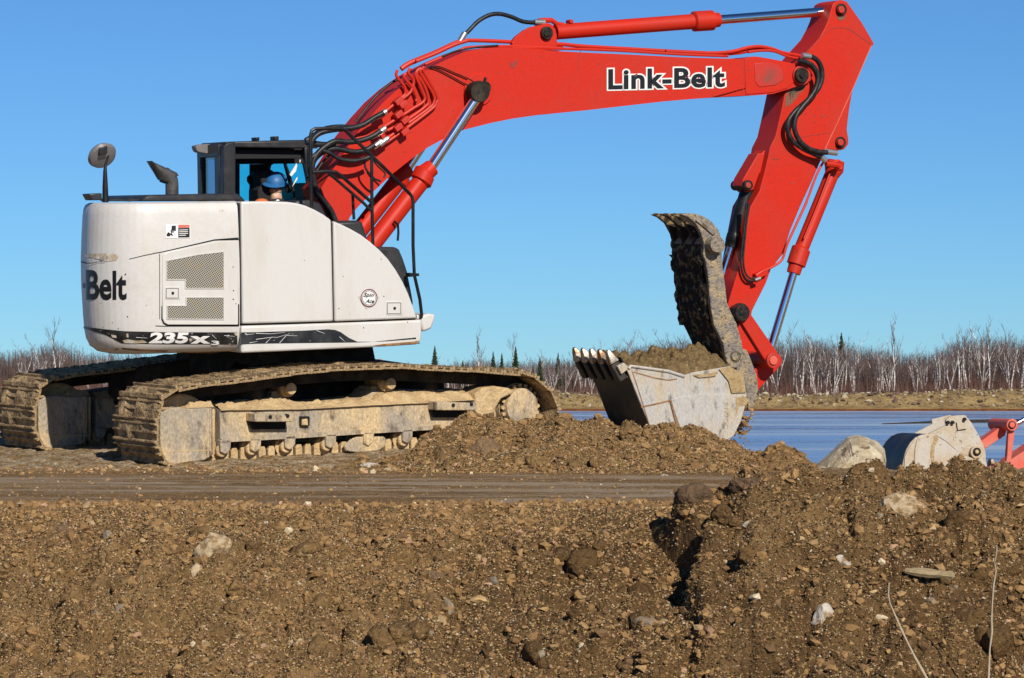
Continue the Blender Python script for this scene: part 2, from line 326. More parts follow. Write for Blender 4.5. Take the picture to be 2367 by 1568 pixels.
# ---- soil material
def soil(name, kind='bank'):
    m = bpy.data.materials.new(name); m.use_nodes = True; N = m.node_tree.nodes; K = m.node_tree.links
    b = N['Principled BSDF']; b.inputs['Roughness'].default_value = .95; b.inputs['Specular IOR Level'].default_value = .15
    g = N.new('ShaderNodeNewGeometry')
    def noise(sc, d=8, r=.6, st=None):
        n = N.new('ShaderNodeTexNoise'); n.inputs['Scale'].default_value = sc; n.inputs['Detail'].default_value = d; n.inputs['Roughness'].default_value = r
        if st:
            mp = N.new('ShaderNodeMapping'); mp.inputs['Scale'].default_value = st; K.new(g.outputs['Position'], mp.inputs[0]); K.new(mp.outputs[0], n.inputs['Vector'])
        else: K.new(g.outputs['Position'], n.inputs['Vector'])
        return n.outputs[0]
    def ramp(s, lo, hi, a=0., c=1.):
        x = N.new('ShaderNodeMapRange'); x.inputs[1].default_value = lo; x.inputs[2].default_value = hi; x.inputs[3].default_value = a; x.inputs[4].default_value = c; K.new(s, x.inputs[0]); return x.outputs[0]
    def mix(f, a, c, t='MIX'):
        x = N.new('ShaderNodeMix'); x.data_type = 'RGBA'; x.blend_type = t
        if isinstance(f, float): x.inputs[0].default_value = f
        else: K.new(f, x.inputs[0])
        for i, cc in ((6, a), (7, c)):
            if isinstance(cc, tuple): x.inputs[i].default_value = (*cc, 1)
            else: K.new(cc, x.inputs[i])
        return x.outputs[2]
    def math_(op, a, c):
        x = N.new('ShaderNodeMath'); x.operation = op
        for i, cc in enumerate((a, c)):
            if isinstance(cc, float): x.inputs[i].default_value = cc
            else: K.new(cc, x.inputs[i])
        return x.outputs[0]
    c = mix(ramp(noise(1.1), .4, .6), (.28, .175, .08), (.22, .14, .07))
    c = mix(ramp(noise(5), .45, .62), c, (.33, .215, .105))
    c = mix(ramp(noise(38, 3), .60, .66), c, (.46, .34, .21))      # grit
    c = mix(ramp(noise(55, 3), .61, .66), c, (.08, .055, .035))
    c = mix(1.0, c, (1.02, .94, .78), 'MULTIPLY')
    if kind != 'heap':
        damp = ramp(noise(.55, 5, .6), .36, .52)
        if kind == 'ground':
            s0_ = N.new('ShaderNodeSeparateXYZ'); K.new(g.outputs['Position'], s0_.inputs[0])
            damp = math_('MULTIPLY', ramp(math_('ADD', math_('MULTIPLY', noise(1.3, 5, .6), 2.2), s0_.outputs[0]), .2, 1.4), ramp(s0_.outputs[1], 18.2, 17.9))
        c = mix(math_('MULTIPLY', damp, .8), c, mix(1.0, c, (.50, .47, .46), 'MULTIPLY'))
    if kind == 'ground':
        sp = N.new('ShaderNodeSeparateXYZ'); K.new(g.outputs['Position'], sp.inputs[0])
        yn = math_('ADD', sp.outputs[1], math_('MULTIPLY', math_('SUBTRACT', noise(.9, 5, .65), .5), 5.0)); band = math_('MULTIPLY', ramp(yn, 18.7, 19.8), ramp(yn, 25.4, 24.0))
        st = ramp(noise(1, 5, .55, (.35, 2.2, 1)), .45, .58)
        f = math_('MULTIPLY', band, st)
        c = mix(f, c, mix(ramp(noise(60, 2), .3, .7), (.245, .18, .115), (.32, .24, .155)))
        # pale crushed stones beside the tracks
        near = math_('MULTIPLY', ramp(sp.outputs[1], 25.8, 27), ramp(sp.outputs[1], 60, 50))
        c = mix(math_('MULTIPLY', near, ramp(noise(7, 6, .7), .42, .58)), c, (.50, .385, .24))
        # far shore: grass bank, rusty wet waterline
        far = ramp(sp.outputs[1], 290, 300)
        bank = mix(ramp(noise(.5, 8, .7), .4, .62), (.24, .155, .065), (.42, .29, .12))
        bank = mix(ramp(noise(1.6, 5, .7), .56, .62), bank, (.07, .05, .03))
        rust = ramp(sp.outputs[2], -2.36, -2.28)
        bank = mix(rust, mix(ramp(noise(.9, 5), .4, .6), (.22, .07, .018), (.13, .04, .012)), bank)
        c = mix(far, c, bank)
    K.new(c, b.inputs['Base Color'])
    v = N.new('ShaderNodeTexVoronoi'); v.inputs['Scale'].default_value = 34; K.new(g.outputs['Position'], v.inputs['Vector'])
    hsum = math_('ADD', math_('MULTIPLY', noise(22, 9, .7), 1.2), math_('MULTIPLY', v.outputs['Distance'], -.5))
    bn = N.new('ShaderNodeBump'); bn.inputs['Distance'].default_value = .05; bn.inputs['Strength'].default_value = 1.0
    K.new(hsum, bn.inputs['Height'])
    if kind == 'ground': K.new(math_('SUBTRACT', 1.0, math_('MULTIPLY', f, .85)), bn.inputs['Strength'])
    K.new(bn.outputs[0], b.inputs['Normal']); return m
M['soil'] = soil('brown_soil'); M['soilg'] = soil('packed_brown_ground', 'ground'); M['soilh'] = soil('fresh_dug_soil', 'heap')
def stone_mat():
    m = bpy.data.materials.new('mixed_stones'); m.use_nodes = True; N = m.node_tree.nodes; K = m.node_tree.links
    b = N['Principled BSDF']; b.inputs['Roughness'].default_value = .9; b.inputs['Specular IOR Level'].default_value = .2
    a = N.new('ShaderNodeVertexColor'); a.layer_name = 'tint'; n = N.new('ShaderNodeTexNoise'); n.inputs['Scale'].default_value = 60
    g = N.new('ShaderNodeNewGeometry'); K.new(g.outputs['Position'], n.inputs['Vector'])
    mr = N.new('ShaderNodeMapRange'); mr.inputs[3].default_value = .7; mr.inputs[4].default_value = 1.3; K.new(n.outputs[0], mr.inputs[0])
    x = N.new('ShaderNodeMix'); x.data_type = 'RGBA'; x.blend_type = 'MULTIPLY'; x.inputs[0].default_value = 1
    K.new(a.outputs[0], x.inputs[6]); K.new(mr.outputs[0], x.inputs[7]); K.new(x.outputs[2], b.inputs['Base Color'])
    bn = N.new('ShaderNodeBump'); bn.inputs['Strength'].default_value = .6; bn.inputs['Distance'].default_value = .01; K.new(n.outputs[0], bn.inputs['Height']); K.new(bn.outputs[0], b.inputs['Normal'])
    return m
M['stones'] = stone_mat()

# ---- ground sheet
def build_ground():
    ys = np.concatenate([np.linspace(-20, 13.5, 25), np.linspace(13.7, 15.6, 30), np.arange(15.65, 18.7, .0105), np.arange(18.7, 25.2, .03), np.arange(25.2, 31, .022),
                         np.linspace(31.1, 62, 130), np.linspace(64, 330, 30), np.linspace(336, 372, 90), np.linspace(376, 520, 14), [700, 1200, 2500, 5000]])
    ta = np.arange(-.166, .1661, .00042); tb = .166+.003*1.25**np.arange(1, 34)*np.linspace(1, 1, 33)
    ts = np.concatenate([-tb[::-1], ta, tb])
    yy = np.where(ys < 16, 16, ys)
    X2 = yy[:, None]*ts[None, :]; Y2 = np.repeat(ys[:, None], len(ts), 1)
    Z2 = ground_h(X2, Y2)
    return tag(grid('ground', X2, Y2, Z2, 'soilg'), kind='structure')
build_ground()
def patch(name, x0, x1, y0, y1, sx, sy, fn, label, m='soilh'):
    X2, Y2 = np.meshgrid(np.arange(x0, x1, sx), np.arange(y0, y1, sy)); Z = fn(X2, Y2)
    return tag(grid(name, X2, Y2, Z, m), label, 'dirt heap')
patch('dirt_heap', -1.35, 2.4, 25.2, 29.3, .011, .02, heap_h, 'long low heap of brown dirt in front of the big grey bucket')
patch('dirt_heap', .55, 4.5, 15.0, 18.9, .0105, .0115, mound_h, 'large dark cracked dirt mound filling the right foreground', 'soil')
patch('dirt_heap', 1.6, 2.7, 25.6, 26.8, .011, .02, small_h, 'small round dirt heap at the water edge between the long heap and the pale boulder')

# ---- rubble: thousands of small stones and clods
PHI = (1+5**.5)/2
IV = np.array([(-1, PHI, 0), (1, PHI, 0), (-1, -PHI, 0), (1, -PHI, 0), (0, -1, PHI), (0, 1, PHI), (0, -1, -PHI), (0, 1, -PHI), (PHI, 0, -1), (PHI, 0, 1), (-PHI, 0, -1), (-PHI, 0, 1)])/1.9
IF = np.array([(0, 11, 5), (0, 5, 1), (0, 1, 7), (0, 7, 10), (0, 10, 11), (1, 5, 9), (5, 11, 4), (11, 10, 2), (10, 7, 6), (7, 1, 8), (3, 9, 4), (3, 4, 2), (3, 2, 6), (3, 6, 8), (3, 8, 9), (4, 9, 5), (2, 4, 11), (6, 2, 10), (8, 6, 7), (9, 8, 1)])
OV = np.array([(1, 0, 0), (-1, 0, 0), (0, 1, 0), (0, -1, 0), (0, 0, 1), (0, 0, -1.)])
OF = np.array([(0, 2, 4), (2, 1, 4), (1, 3, 4), (3, 0, 4), (2, 0, 5), (1, 2, 5), (3, 1, 5), (0, 3, 5)])
def stones(name, x, y, z, r, cols, m='stones', flat=.75, oct_=False):
    IV_, IF_ = (OV, OF) if oct_ else (IV, IF); nv = len(IV_)
    n = len(x); V = IV_[None]*(1+RNG.normal(0, .22, (n, nv, 1))); V = V*RNG.uniform(.6, 1.3, (n, 1, 3)); V[:, :, 2] *= flat
    a = RNG.uniform(0, 6.28, n); b = RNG.normal(0, .5, n); ca, sa, cb, sb = np.cos(a)[:, None], np.sin(a)[:, None], np.cos(b)[:, None], np.sin(b)[:, None]
    x_, y_, z_ = V[:, :, 0], V[:, :, 1], V[:, :, 2]; x_, z_ = x_*cb-z_*sb, x_*sb+z_*cb; x_, y_ = x_*ca-y_*sa, x_*sa+y_*ca
    co = np.stack([x_*r[:, None]+x[:, None], y_*r[:, None]+y[:, None], z_*r[:, None]+z[:, None]], -1).reshape(-1, 3)
    f = (IF_[None]+(np.arange(n)*nv)[:, None, None]).reshape(-1, 3)
    c = np.repeat(np.concatenate([cols, np.ones((n, 1))], 1), nv, 0)
    return rawmesh(name, co, f, m, False, c)
PALX = np.array([(.25, .155, .073), (.28, .178, .084), (.21, .13, .063), (.33, .22, .11), (.16, .10, .055), (.42, .31, .18), (.33, .21, .14), (.24, .21, .17), (.55, .48, .36), (.42, .27, .19)])*np.array([1.02, .94, .80])
def palette(n, p): return PALX[RNG.choice(10, n, p=p)]*RNG.uniform(.85, 1.15, (n, 1))
P1 = [.29, .26, .19, .13, .08, .02, .01, .005, .005, .01]
P2 = [.22, .22, .12, .18, .05, .10, .03, .02, .05, .01]
def scatter(name, n, xr, yr, rr, fn, p, lab, sink=.15, sel=None):
    x = RNG.uniform(*xr, n); y = RNG.uniform(*yr, n); z = fn(x, y)
    r = rr[0]*(rr[1]/rr[0])**(RNG.random(n)**5.0)
    k = (z > -3) & (RNG.random(n) < .25+1.6*np.clip(vn(x*1.7, y*1.7, 55)-.25, 0, 1)) if name == 'rubble' else z > -3
    if sel is not None: k &= sel(x, y, z)
    x, y, z, r = x[k], y[k], z[k], r[k]
    return tag(stones(name, x, y, z+r*sink, r, palette(len(x), p)), lab, 'rubble', None, 'stuff')
scatter('rubble', 56000, (-3.7, 3.2), (15.7, 19.0), (.0045, .032), ground_h, P1, 'loose brown stones and clods covering the foreground bank', sel=lambda x, y, z: mound_h(x, y) < z+.03)
scatter('rubble', 30000, (.8, 3.9), (15.3, 17.9), (.0045, .032), mound_h, P1, 'loose stones and clods on the dark mound at right', sel=lambda x, y, z: z > ground_h(x, y)-.02)
scatter('rubble', 12000, (-1.3, 2.35), (25.3, 28.2), (.006, .04), heap_h, P1, 'loose clods and stones on the heap in front of the bucket', sel=lambda x, y, z: z > ground_h(x, y)-.02)
scatter('gravel', 5000, (-4.6, 0.4), (25.4, 28.1), (.005, .03), ground_h, P2, 'pale pebbles and crumbs strewn along the near crawler track')
scatter('gravel', 2600, (-4, 4), (18.3, 25.6), (.004, .018), ground_h, P2, 'small pebbles scattered over the rutted dirt roadway')
scatter('rubble', 1500, (1.65, 2.6), (25.6, 26.6), (.006, .04), small_h, P1, 'clods on the small round heap by the water', sel=lambda x, y, z: z > -.03)

def clumps(name, n, xr, yr, rr, fn, lab, m, sel=None, seed=1):
    rn = np.random.default_rng(seed); x = rn.uniform(*xr, n); y = rn.uniform(*yr, n); z = fn(x, y); k = rn.random(n) < .2+1.8*np.clip(vn(x*1.3, y*1.3, 58)-.3, 0, 1)
    if sel is not None: k &= sel(x, y, z)
    x, y, z = x[k], y[k], z[k]; n = len(x); r = rr[0]*(rr[1]/rr[0])**(rn.random(n)**2.2)
    bm = bmesh.new(); bmesh.ops.create_icosphere(bm, subdivisions=3, radius=1); V0 = np.array([v.co[:] for v in bm.verts]); F0 = np.array([[v.index for v in f.verts] for f in bm.faces]); bm.free()
    V = np.repeat(V0[None], n, 0)
    for _ in range(9):
        nn = rn.normal(size=(n, 1, 3)); nn /= np.linalg.norm(nn, axis=2, keepdims=True); d = rn.uniform(.42, .9, (n, 1)); t = (V*nn).sum(2); V = V-nn*(np.clip(t-d, 0, 9)*.9)[:, :, None]
    q3 = V*4+rn.uniform(0, 90, (n, 1, 3)); f1 = vn(q3[..., 0]+q3[..., 2], q3[..., 1]-q3[..., 2], 3)-.5; f2 = vn(2.7*q3[..., 0]-q3[..., 2]*2, 2.7*q3[..., 1]+q3[..., 2]*2, 4)-.5
    V = V*(1+.28*f1+.18*f2)[:, :, None]*rn.uniform(.65, 1.25, (n, 1, 3)); co = (V*r[:, None, None]+np.stack([x, y, z+r*.1], -1)[:, None]).reshape(-1, 3)
    F = (F0[None]+(np.arange(n)*len(V0))[:, None, None]).reshape(-1, 3)
    return tag(rawmesh(name, co, F, m, True), lab, 'rubble', None, 'stuff')
clumps('earth_clods', 300, (-3.7, 1.6), (15.7, 17.75), (.022, .11), ground_h, 'large and small earth clods tumbled down the foreground bank', 'soilg', lambda x, y, z: mound_h(x, y) < z+.02, 1)
clumps('earth_clods', 210, (.85, 3.9), (15.7, 17.9), (.02, .10), mound_h, 'earth clods piled over the dark right mound', 'soil', lambda x, y, z: (z > ground_h(x, y)) & (y < 17.25), 2)
clumps('earth_clods', 110, (-1.2, 2.3), (25.6, 28.2), (.03, .11), heap_h, 'earth clods on the long heap in front of the bucket', 'soilh', lambda x, y, z: z > ground_h(x, y), 3)
def grit(name, n, xr, yr, rr, fn, lab, sel=None, lo=.12, hi=1.9):
    x = RNG.uniform(*xr, n); y = RNG.uniform(*yr, n); z = fn(x, y); k = z > -3
    if sel is not None: k &= sel(x, y, z)
    x, y, z = x[k], y[k], z[k]; n = len(x); r = RNG.uniform(*rr, n)
    c = np.array([.265, .165, .074])*(lo+(hi-lo)*RNG.random((n, 1))**1.3)*RNG.uniform(.9, 1.1, (n, 3)); b = RNG.random(n) < .05; c[b] = np.array([.5, .4, .27])*RNG.uniform(.8, 1.1, (int(b.sum()), 1))
    return tag(stones(name, x, y, z+r*.25, r, c, oct_=True), lab, 'grit', None, 'stuff')
grit('grit', 120000, (-3.6, 1.9), (15.7, 18.3), (.0035, .009), ground_h, 'fine grit and crumbs over the foreground bank', lambda x, y, z: mound_h(x, y) < z+.01)
grit('grit', 60000, (.8, 3.8), (15.6, 18.0), (.0035, .009), mound_h, 'fine grit and crumbs over the right mound', lambda x, y, z: z > ground_h(x, y)-.01, .1, 1.5)
grit('grit', 30000, (-1.3, 2.35), (25.3, 28.2), (.005, .012), heap_h, 'fine grit and crumbs over the long heap', lambda x, y, z: z > ground_h(x, y)-.01)
# ---- single rocks one can point at
def rock(u, v, wu, hu, m, label, name='rock', seed=0, depth=.8, cat='rock', flat=True, sink=.25, rot=0, subd=3, rough=.18):
    p = hit(u, v); s = FU/p.y; a = wu/s/2; h = hu/s/2
    bm = bmesh.new(); bmesh.ops.create_icosphere(bm, subdivisions=subd, radius=1)
    rnd = random.Random(seed*13+int(u)); pl = [(Vector([rnd.gauss(0, 1) for _ in range(3)]).normalized(), rnd.uniform(.62, .92)) for _ in range(11)]
    for q_ in bm.verts:
        for n, d in pl:
            t = q_.co.dot(n)
            if t > d: q_.co -= n*(t-d)*.92
        c = q_.co; k = float(fbm(np.array(c.x*2+seed+c.z*1.3), np.array(c.y*2-c.z*1.7), seed, 3)); q_.co *= 1+rough*2*k
    cr, sr = math.cos(rot), math.sin(rot)
    for q_ in bm.verts: x, z = q_.co.x*a, q_.co.z*h; q_.co = Vector((x*cr-z*sr, q_.co.y*a*depth, x*sr+z*cr))
    me = bpy.data.meshes.new(name); bm.to_mesh(me); bm.free()
    for f in me.polygons: f.use_smooth = not flat
    me.materials.append(M[m]); o = bpy.data.objects.new(name, me); COL.objects.link(o)
    o.location = p+Vector((0, a*depth*(.3 if sink < .5 else .1), h*(.5-sink*2)*.5-h*.16)); return tag(o, label, cat)
M['rkwhite'] = mat('white_grey_stone', (.52, .46, .37), (.36, .31, .25), col3=(.26, .16, .07), thr3=(.50, .58), rough=.85, scale=16, bump=.3, bscale=50, fine=.2)
M['rkbuff'] = mat('buff_stone', (.46, .34, .20), (.36, .26, .15), rough=.9, scale=14, bump=.4, bscale=50, fine=.2, col3=(.24, .15, .065), thr3=(.50, .57))
M['rkpink'] = mat('pinkish_stone', (.36, .235, .16), (.29, .19, .12), col3=(.26, .16, .07), thr3=(.50, .58), rough=.9, scale=18, bump=.3, bscale=60, fine=.2)
M['rkgrey'] = mat('grey_stone', (.19, .155, .115), (.26, .205, .14), col3=(.26, .16, .07), thr3=(.48, .56), rough=.9, scale=18, bump=.3, bscale=60, fine=.2)
M['rkochre'] = mat('ochre_stone', (.52, .34, .14), (.42, .27, .12), rough=.9, scale=18, bump=.3, bscale=60, fine=.2)
M['clod'] = mat('brown_clod_earth', (.25, .16, .08), (.19, .12, .065), rough=1, scale=9, bump=.9, bscale=34, fine=.35, spec=.1)
M['load'] = mat('moist_brown_earth', (.20, .135, .06), (.13, .085, .04), rough=1, scale=14, bump=1, bscale=30, fine=.5, spec=.1, col3=(.3, .2, .1), thr3=(.58, .64))
M['cloddark'] = mat('dark_clod_earth', (.17, .105, .06), (.12, .075, .045), rough=1, scale=9, bump=.9, bscale=34, fine=.35, spec=.1)
for i, a in enumerate([
  (857, 1080, 56, 26, 'rkwhite', 'angular white and grey rock at the foot of the near crawler track'),
  (905, 1086, 46, 14, 'rkbuff', 'flat buff stone just right of the white rock under the near track'),
  (442, 1051, 34, 16, 'rkwhite', 'pale stone leaning at the corner of the near track frame'),
  (47, 1166, 22, 13, 'rkwhite', 'small white stone alone at the left edge of the roadway'),
  (192, 1192, 17, 13, 'rkwhite', 'little white stone below the roadway near the left'),
  (136, 1225, 62, 34, 'clod', 'rounded brown clod below the white stones at left'),
  (250, 1242, 26, 44, 'rkgrey', 'upright grey-brown stone in the upper left of the bank'),
  (495, 1268, 92, 88, 'rkbuff', 'largest buff slab standing in the middle left of the bank'),
  (455, 1325, 34, 56, 'rkbuff', 'narrow buff stone at the lower left foot of the large slab'),
  (617, 1212, 26, 20, 'rkwhite', 'pale stone high on the bank right of the large buff slab'),
  (835, 1216, 24, 16, 'rkwhite', 'small cream stone high on the bank near the middle'),
  (278, 1410, 34, 34, 'rkgrey', 'round grey stone on the left of the bank'),
  (222, 1420, 20, 24, 'rkgrey', 'dark small stone left of the round grey stone'),
  (400, 1508, 58, 28, 'rkpink', 'flat pink stone low on the left of the bank'),
  (470, 1490, 40, 28, 'rkbuff', 'blocky buff stone right of the flat pink stone'),
  (613, 1497, 44, 36, 'rkpink', 'round pink stone low in the middle of the bank'),
  (686, 1488, 50, 40, 'rkbuff', 'light stone right of the round pink stone over a dark hollow'),
  (812, 1492, 38, 34, 'rkwhite', 'whitish square stone low in the middle of the bank'),
  (1107, 1386, 60, 26, 'rkochre', 'flat ochre stone on the bank in the middle'),
  (1035, 1405, 36, 54, 'rkgrey', 'grey upright stone left of the flat ochre stone'),
  (1000, 1335, 74, 42, 'clod', 'broad brown clod above the flat ochre stone'),
  (1120, 1040, 92, 66, 'clod', 'largest rounded clod stuck in the face of the long heap'),
  (1218, 1048, 30, 34, 'clod', 'smaller clod right of the largest clod in the long heap'),
  (1160, 1505, 46, 20, 'rkwhite', 'light split stone near the bottom edge of the middle'),
  (1505, 1440, 82, 50, 'rkgrey', 'dull grey slab in the lower right of the bank'),
  (1608, 1140, 86, 60, 'cloddark', 'dark rounded clod on the left shoulder of the right mound'),
  (1735, 1118, 108, 56, 'cloddark', 'big dark clod on the crest of the right mound'),
  (2095, 1165, 120, 76, 'rkbuff', 'broad yellowish clod near the top of the right mound'),
  (1945, 1296, 50, 40, 'rkwhite', 'pale fractured stone in the centre of the right mound'),
  (1903, 1425, 56, 76, 'rkwhite', 'streaked white slab low in the right mound'),
  (1800, 1400, 44, 52, 'clod', 'light brown clod left of the streaked white slab'),
  (2015, 1415, 52, 40, 'rkbuff', 'buff stone right of the streaked white slab'),
  (1730, 1212, 30, 18, 'rkwhite', 'small pale stone on the upper right mound face'),
  (1550, 1405, 30, 24, 'rkochre', 'small tan stone left of the dark crack'),
  (2155, 1395, 46, 36, 'rkgrey', 'grey stone under the strip of wood'),
  (1535, 1100, 20, 12, 'rkwhite', 'tiny cream stone at the foot of the long heap')]):
    rock(*a, seed=i+1, sink=.3)
# bigger pale boulder near the water
def boulder():
    pts = q('z8', [(400, 1140), (450, 1100), (510, 1075), (600, 1000), (720, 895), (785, 880), (850, 890), (910, 920), (960, 970), (975, 1040), (960, 1160)])
    Y = 33; P = [CAM+ray(u, v)*Y for u, v in pts]; c = sum(P, Vector())/len(P); bm = bmesh.new(); rings = []
    for k, (dy, s) in enumerate([(-.62, .12), (-.55, .55), (-.38, .84), (-.1, .99), (.2, 1), (.5, .8), (.7, .3)]):
        rg = []
        for j in range(66):
            t = j/66*len(P); i = int(t); p = P[i].lerp(P[(i+1) % len(P)], t-i)
            cc = Vector((c.x+.05*dy, 0, c.z-.22)); w_ = Vector((p.x, 0, p.z)); r = cc.lerp(w_, s)
            n = float(fbm(np.array(r.x*3), np.array(r.z*3+dy*2), 4, 4)); rg.append(bm.verts.new((r.x+n*.07, Y+dy+n*.34, r.z+n*.05)))
        rings.append(rg)
    for a, b in zip(rings, rings[1:]):
        for j in range(66): bm.faces.new((a[j], a[(j+1) % 66], b[(j+1) % 66], b[j]))
    bm.faces.new(rings[0]); bm.faces.new(rings[-1][::-1]); bmesh.ops.recalc_face_normals(bm, faces=bm.faces)
    me = bpy.data.meshes.new('boulder'); bm.to_mesh(me); bm.free(); me.materials.append(M['pale'])
    o = bpy.data.objects.new('boulder', me); COL.objects.link(o); tag(o, 'large pale buff boulder at the lake side left of the pale bucket', 'boulder')
boulder()
# ---- lake
def water():
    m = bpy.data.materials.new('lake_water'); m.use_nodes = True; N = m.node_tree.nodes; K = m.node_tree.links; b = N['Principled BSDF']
    b.inputs['Base Color'].default_value = (.05, .16, .42, 1); b.inputs['Roughness'].default_value = .12; b.inputs['IOR'].default_value = 1.33
    streak = True
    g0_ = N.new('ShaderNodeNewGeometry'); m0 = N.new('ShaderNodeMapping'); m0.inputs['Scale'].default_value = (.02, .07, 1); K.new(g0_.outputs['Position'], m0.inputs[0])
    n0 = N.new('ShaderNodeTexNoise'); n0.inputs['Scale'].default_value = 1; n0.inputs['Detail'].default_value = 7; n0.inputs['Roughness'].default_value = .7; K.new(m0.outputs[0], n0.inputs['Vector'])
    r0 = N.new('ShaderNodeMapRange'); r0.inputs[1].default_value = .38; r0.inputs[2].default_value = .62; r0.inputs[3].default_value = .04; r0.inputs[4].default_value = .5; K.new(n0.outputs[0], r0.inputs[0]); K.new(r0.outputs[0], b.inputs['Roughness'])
    cr = N.new('ShaderNodeMix'); cr.data_type = 'RGBA'; cr.inputs[6].default_value = (.08, .16, .36, 1); cr.inputs[7].default_value = (.40, .50, .60, 1); rf = N.new('ShaderNodeMapRange'); rf.inputs[1].default_value = .40; rf.inputs[2].default_value = .58; K.new(n0.outputs[0], rf.inputs[0]); K.new(rf.outputs[0], cr.inputs[0]); K.new(cr.outputs[2], b.inputs['Base Color'])  # pale streaks put sky sheen on the water into its base colour
    g = N.new('ShaderNodeNewGeometry'); mp = N.new('ShaderNodeMapping'); mp.inputs['Scale'].default_value = (.25, 1, 1); K.new(g.outputs['Position'], mp.inputs[0])
    n = N.new('ShaderNodeTexNoise'); n.inputs['Scale'].default_value = 1.3; n.inputs['Detail'].default_value = 6; n.inputs['Roughness'].default_value = .7; K.new(mp.outputs[0], n.inputs['Vector'])
    n2 = N.new('ShaderNodeTexNoise'); n2.inputs['Scale'].default_value = .03; n2.inputs['Detail'].default_value = 4; K.new(mp.outputs[0], n2.inputs['Vector'])
    mr = N.new('ShaderNodeMapRange'); mr.inputs[1].default_value = .35; mr.inputs[2].default_value = .65; mr.inputs[3].default_value = .15; mr.inputs[4].default_value = 1.0; K.new(n2.outputs[0], mr.inputs[0])
    bn = N.new('ShaderNodeBump'); bn.inputs['Distance'].default_value = .5; K.new(mr.outputs[0], bn.inputs['Strength']); K.new(n.outputs[0], bn.inputs['Height']); K.new(bn.outputs[0], b.inputs['Normal'])
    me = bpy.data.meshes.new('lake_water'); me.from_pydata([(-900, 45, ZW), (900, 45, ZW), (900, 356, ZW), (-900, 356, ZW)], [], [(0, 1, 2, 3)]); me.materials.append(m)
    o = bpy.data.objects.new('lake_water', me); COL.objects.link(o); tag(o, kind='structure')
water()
def strip():
    a = CAM+ray(1880, 977)*1; d = ray(1880, 976); 
    def wp(u, v): r = ray(u, v); return CAM+r*((ZW-CAM.z)/r.z)
    mb = MB(); P = [wp(u, v) for u, v in [(2040, 981), (2120, 979.5), (2200, 978), (2330, 977), (2500, 976.5)]]
    mb.tube([p+Vector((0, 0, .02)) for p in P], [.05, .12, .22, .25, .25], 8)
    tag(mb.build('dark_strip', 'under'), 'thin dark strip lying low across the lake behind the pale bucket', 'pipe')  # plain dark tube laid along the water surface
strip()
# ================================================================== the excavator
EX = empty('excavator', FH); tag(EX, 'big white and red crawler excavator on muddy tracks holding a loaded grey bucket', 'excavator')
def proj(p):
    d = RX.transposed() @ (Vector(p)-CAM); return CU+FU*d.x/d.y, CV-FU*d.z/d.y
def P3(k, pts, y, F=None): return L(k, pts, y, F)
NY = -1.38
# ---- counterweight and rear housing: plan curve swept over a height profile
xs = X('u', [(553, 640)], NY)[0][0]; ztop = X('u', [(460, 466)], NY)[0][1]; zbot = X('u', [(460, 817)], NY)[0][1]
plan = [(xs, NY), (xs-.25, NY), (-1.35, NY), (-1.60, NY)]
for k in range(1, 13):
    a = R(90*k/12); plan.append((-1.60-.50*math.sin(a), NY+.50-.50*math.cos(a)))
plan += [(-2.07, -.62), (-1.95, -.25), (-1.80, .1), (-1.62, .45), (-1.38, .85), (-1.1, 1.2), (-.8, 1.38), (xs, 1.38)]
PL = []
for i, p in enumerate(plan):
    a = Vector(plan[max(i-1, 0)]); b = Vector(plan[min(i+1, len(plan)-1)]); t = (b-a).normalized(); n = Vector((t.y, -t.x))
    if n.dot(Vector(p)-Vector((-.8, 0))) < 0: n = -n
    if i == 0: n = Vector((0, -1))
    PL.append((Vector(p), n))
PROF = [(0, -.20), (.012, -.12), (.05, -.055), (.10, -.022), (.16, -.008), (.25, 0), (.45, .012), (.62, .012), (.8, 0), (.92, -.012), (.965, -.022), (.988, -.04), (1, -.075)]
def cw_pt(s, z, off=0):
    i = min(int(s), len(PL)-2); f = s-i; p = PL[i][0].lerp(PL[i+1][0], f); n = PL[i][1].lerp(PL[i+1][1], f).normalized()
    t = (z-zbot)/(ztop-zbot); o = np.interp(t, [a for a, b in PROF], [b for a, b in PROF])
    k = min(1, max(.0, (s)/1.0)); o = o*(1 if t > .5 else 1)
    p = p+n*(float(o)+off); return Vector((p.x, p.y, z))
def cw_at(u, v, off=.004):
    lo, hi = 0., 15.5; z = zbot+(817-v)/(817-466)*(ztop-zbot)
    for _ in range(3):
        lo, hi = 0., 16.0
        for _ in range(22):
            mid = (lo+hi)/2; pu, pv = proj(FH @ cw_pt(mid, z, off))
            if pu > u: lo = mid
            else: hi = mid
        z += (pv-v)/245
    return cw_pt((lo+hi)/2, z, off)
def swept_body(name, m, s0, s1, ns, parent, y_cap=True):
    mb = MB(); rows = [zbot+(ztop-zbot)*t for t, _ in PROF]; ss = [s0+(s1-s0)*i/ns for i in range(ns+1)]
    v = [cw_pt(s, z) for z in rows for s in ss]; n = len(ss); f = [(j*n+i, j*n+i+1, (j+1)*n+i+1, (j+1)*n+i) for j in range(len(rows)-1) for i in range(n-1)]
    f += [tuple(range(n)), tuple(range((len(rows)-1)*n, len(rows)*n)), tuple([j*n for j in range(len(rows))]+[j*n+n-1 for j in range(len(rows)-1, -1, -1)])]
    mb.add(v, f); return mb.build(name, m, parent, smooth=30)
swept_cw = swept_body('counterweight', 'whitecw', 0, len(PL)-1, 110, EX)
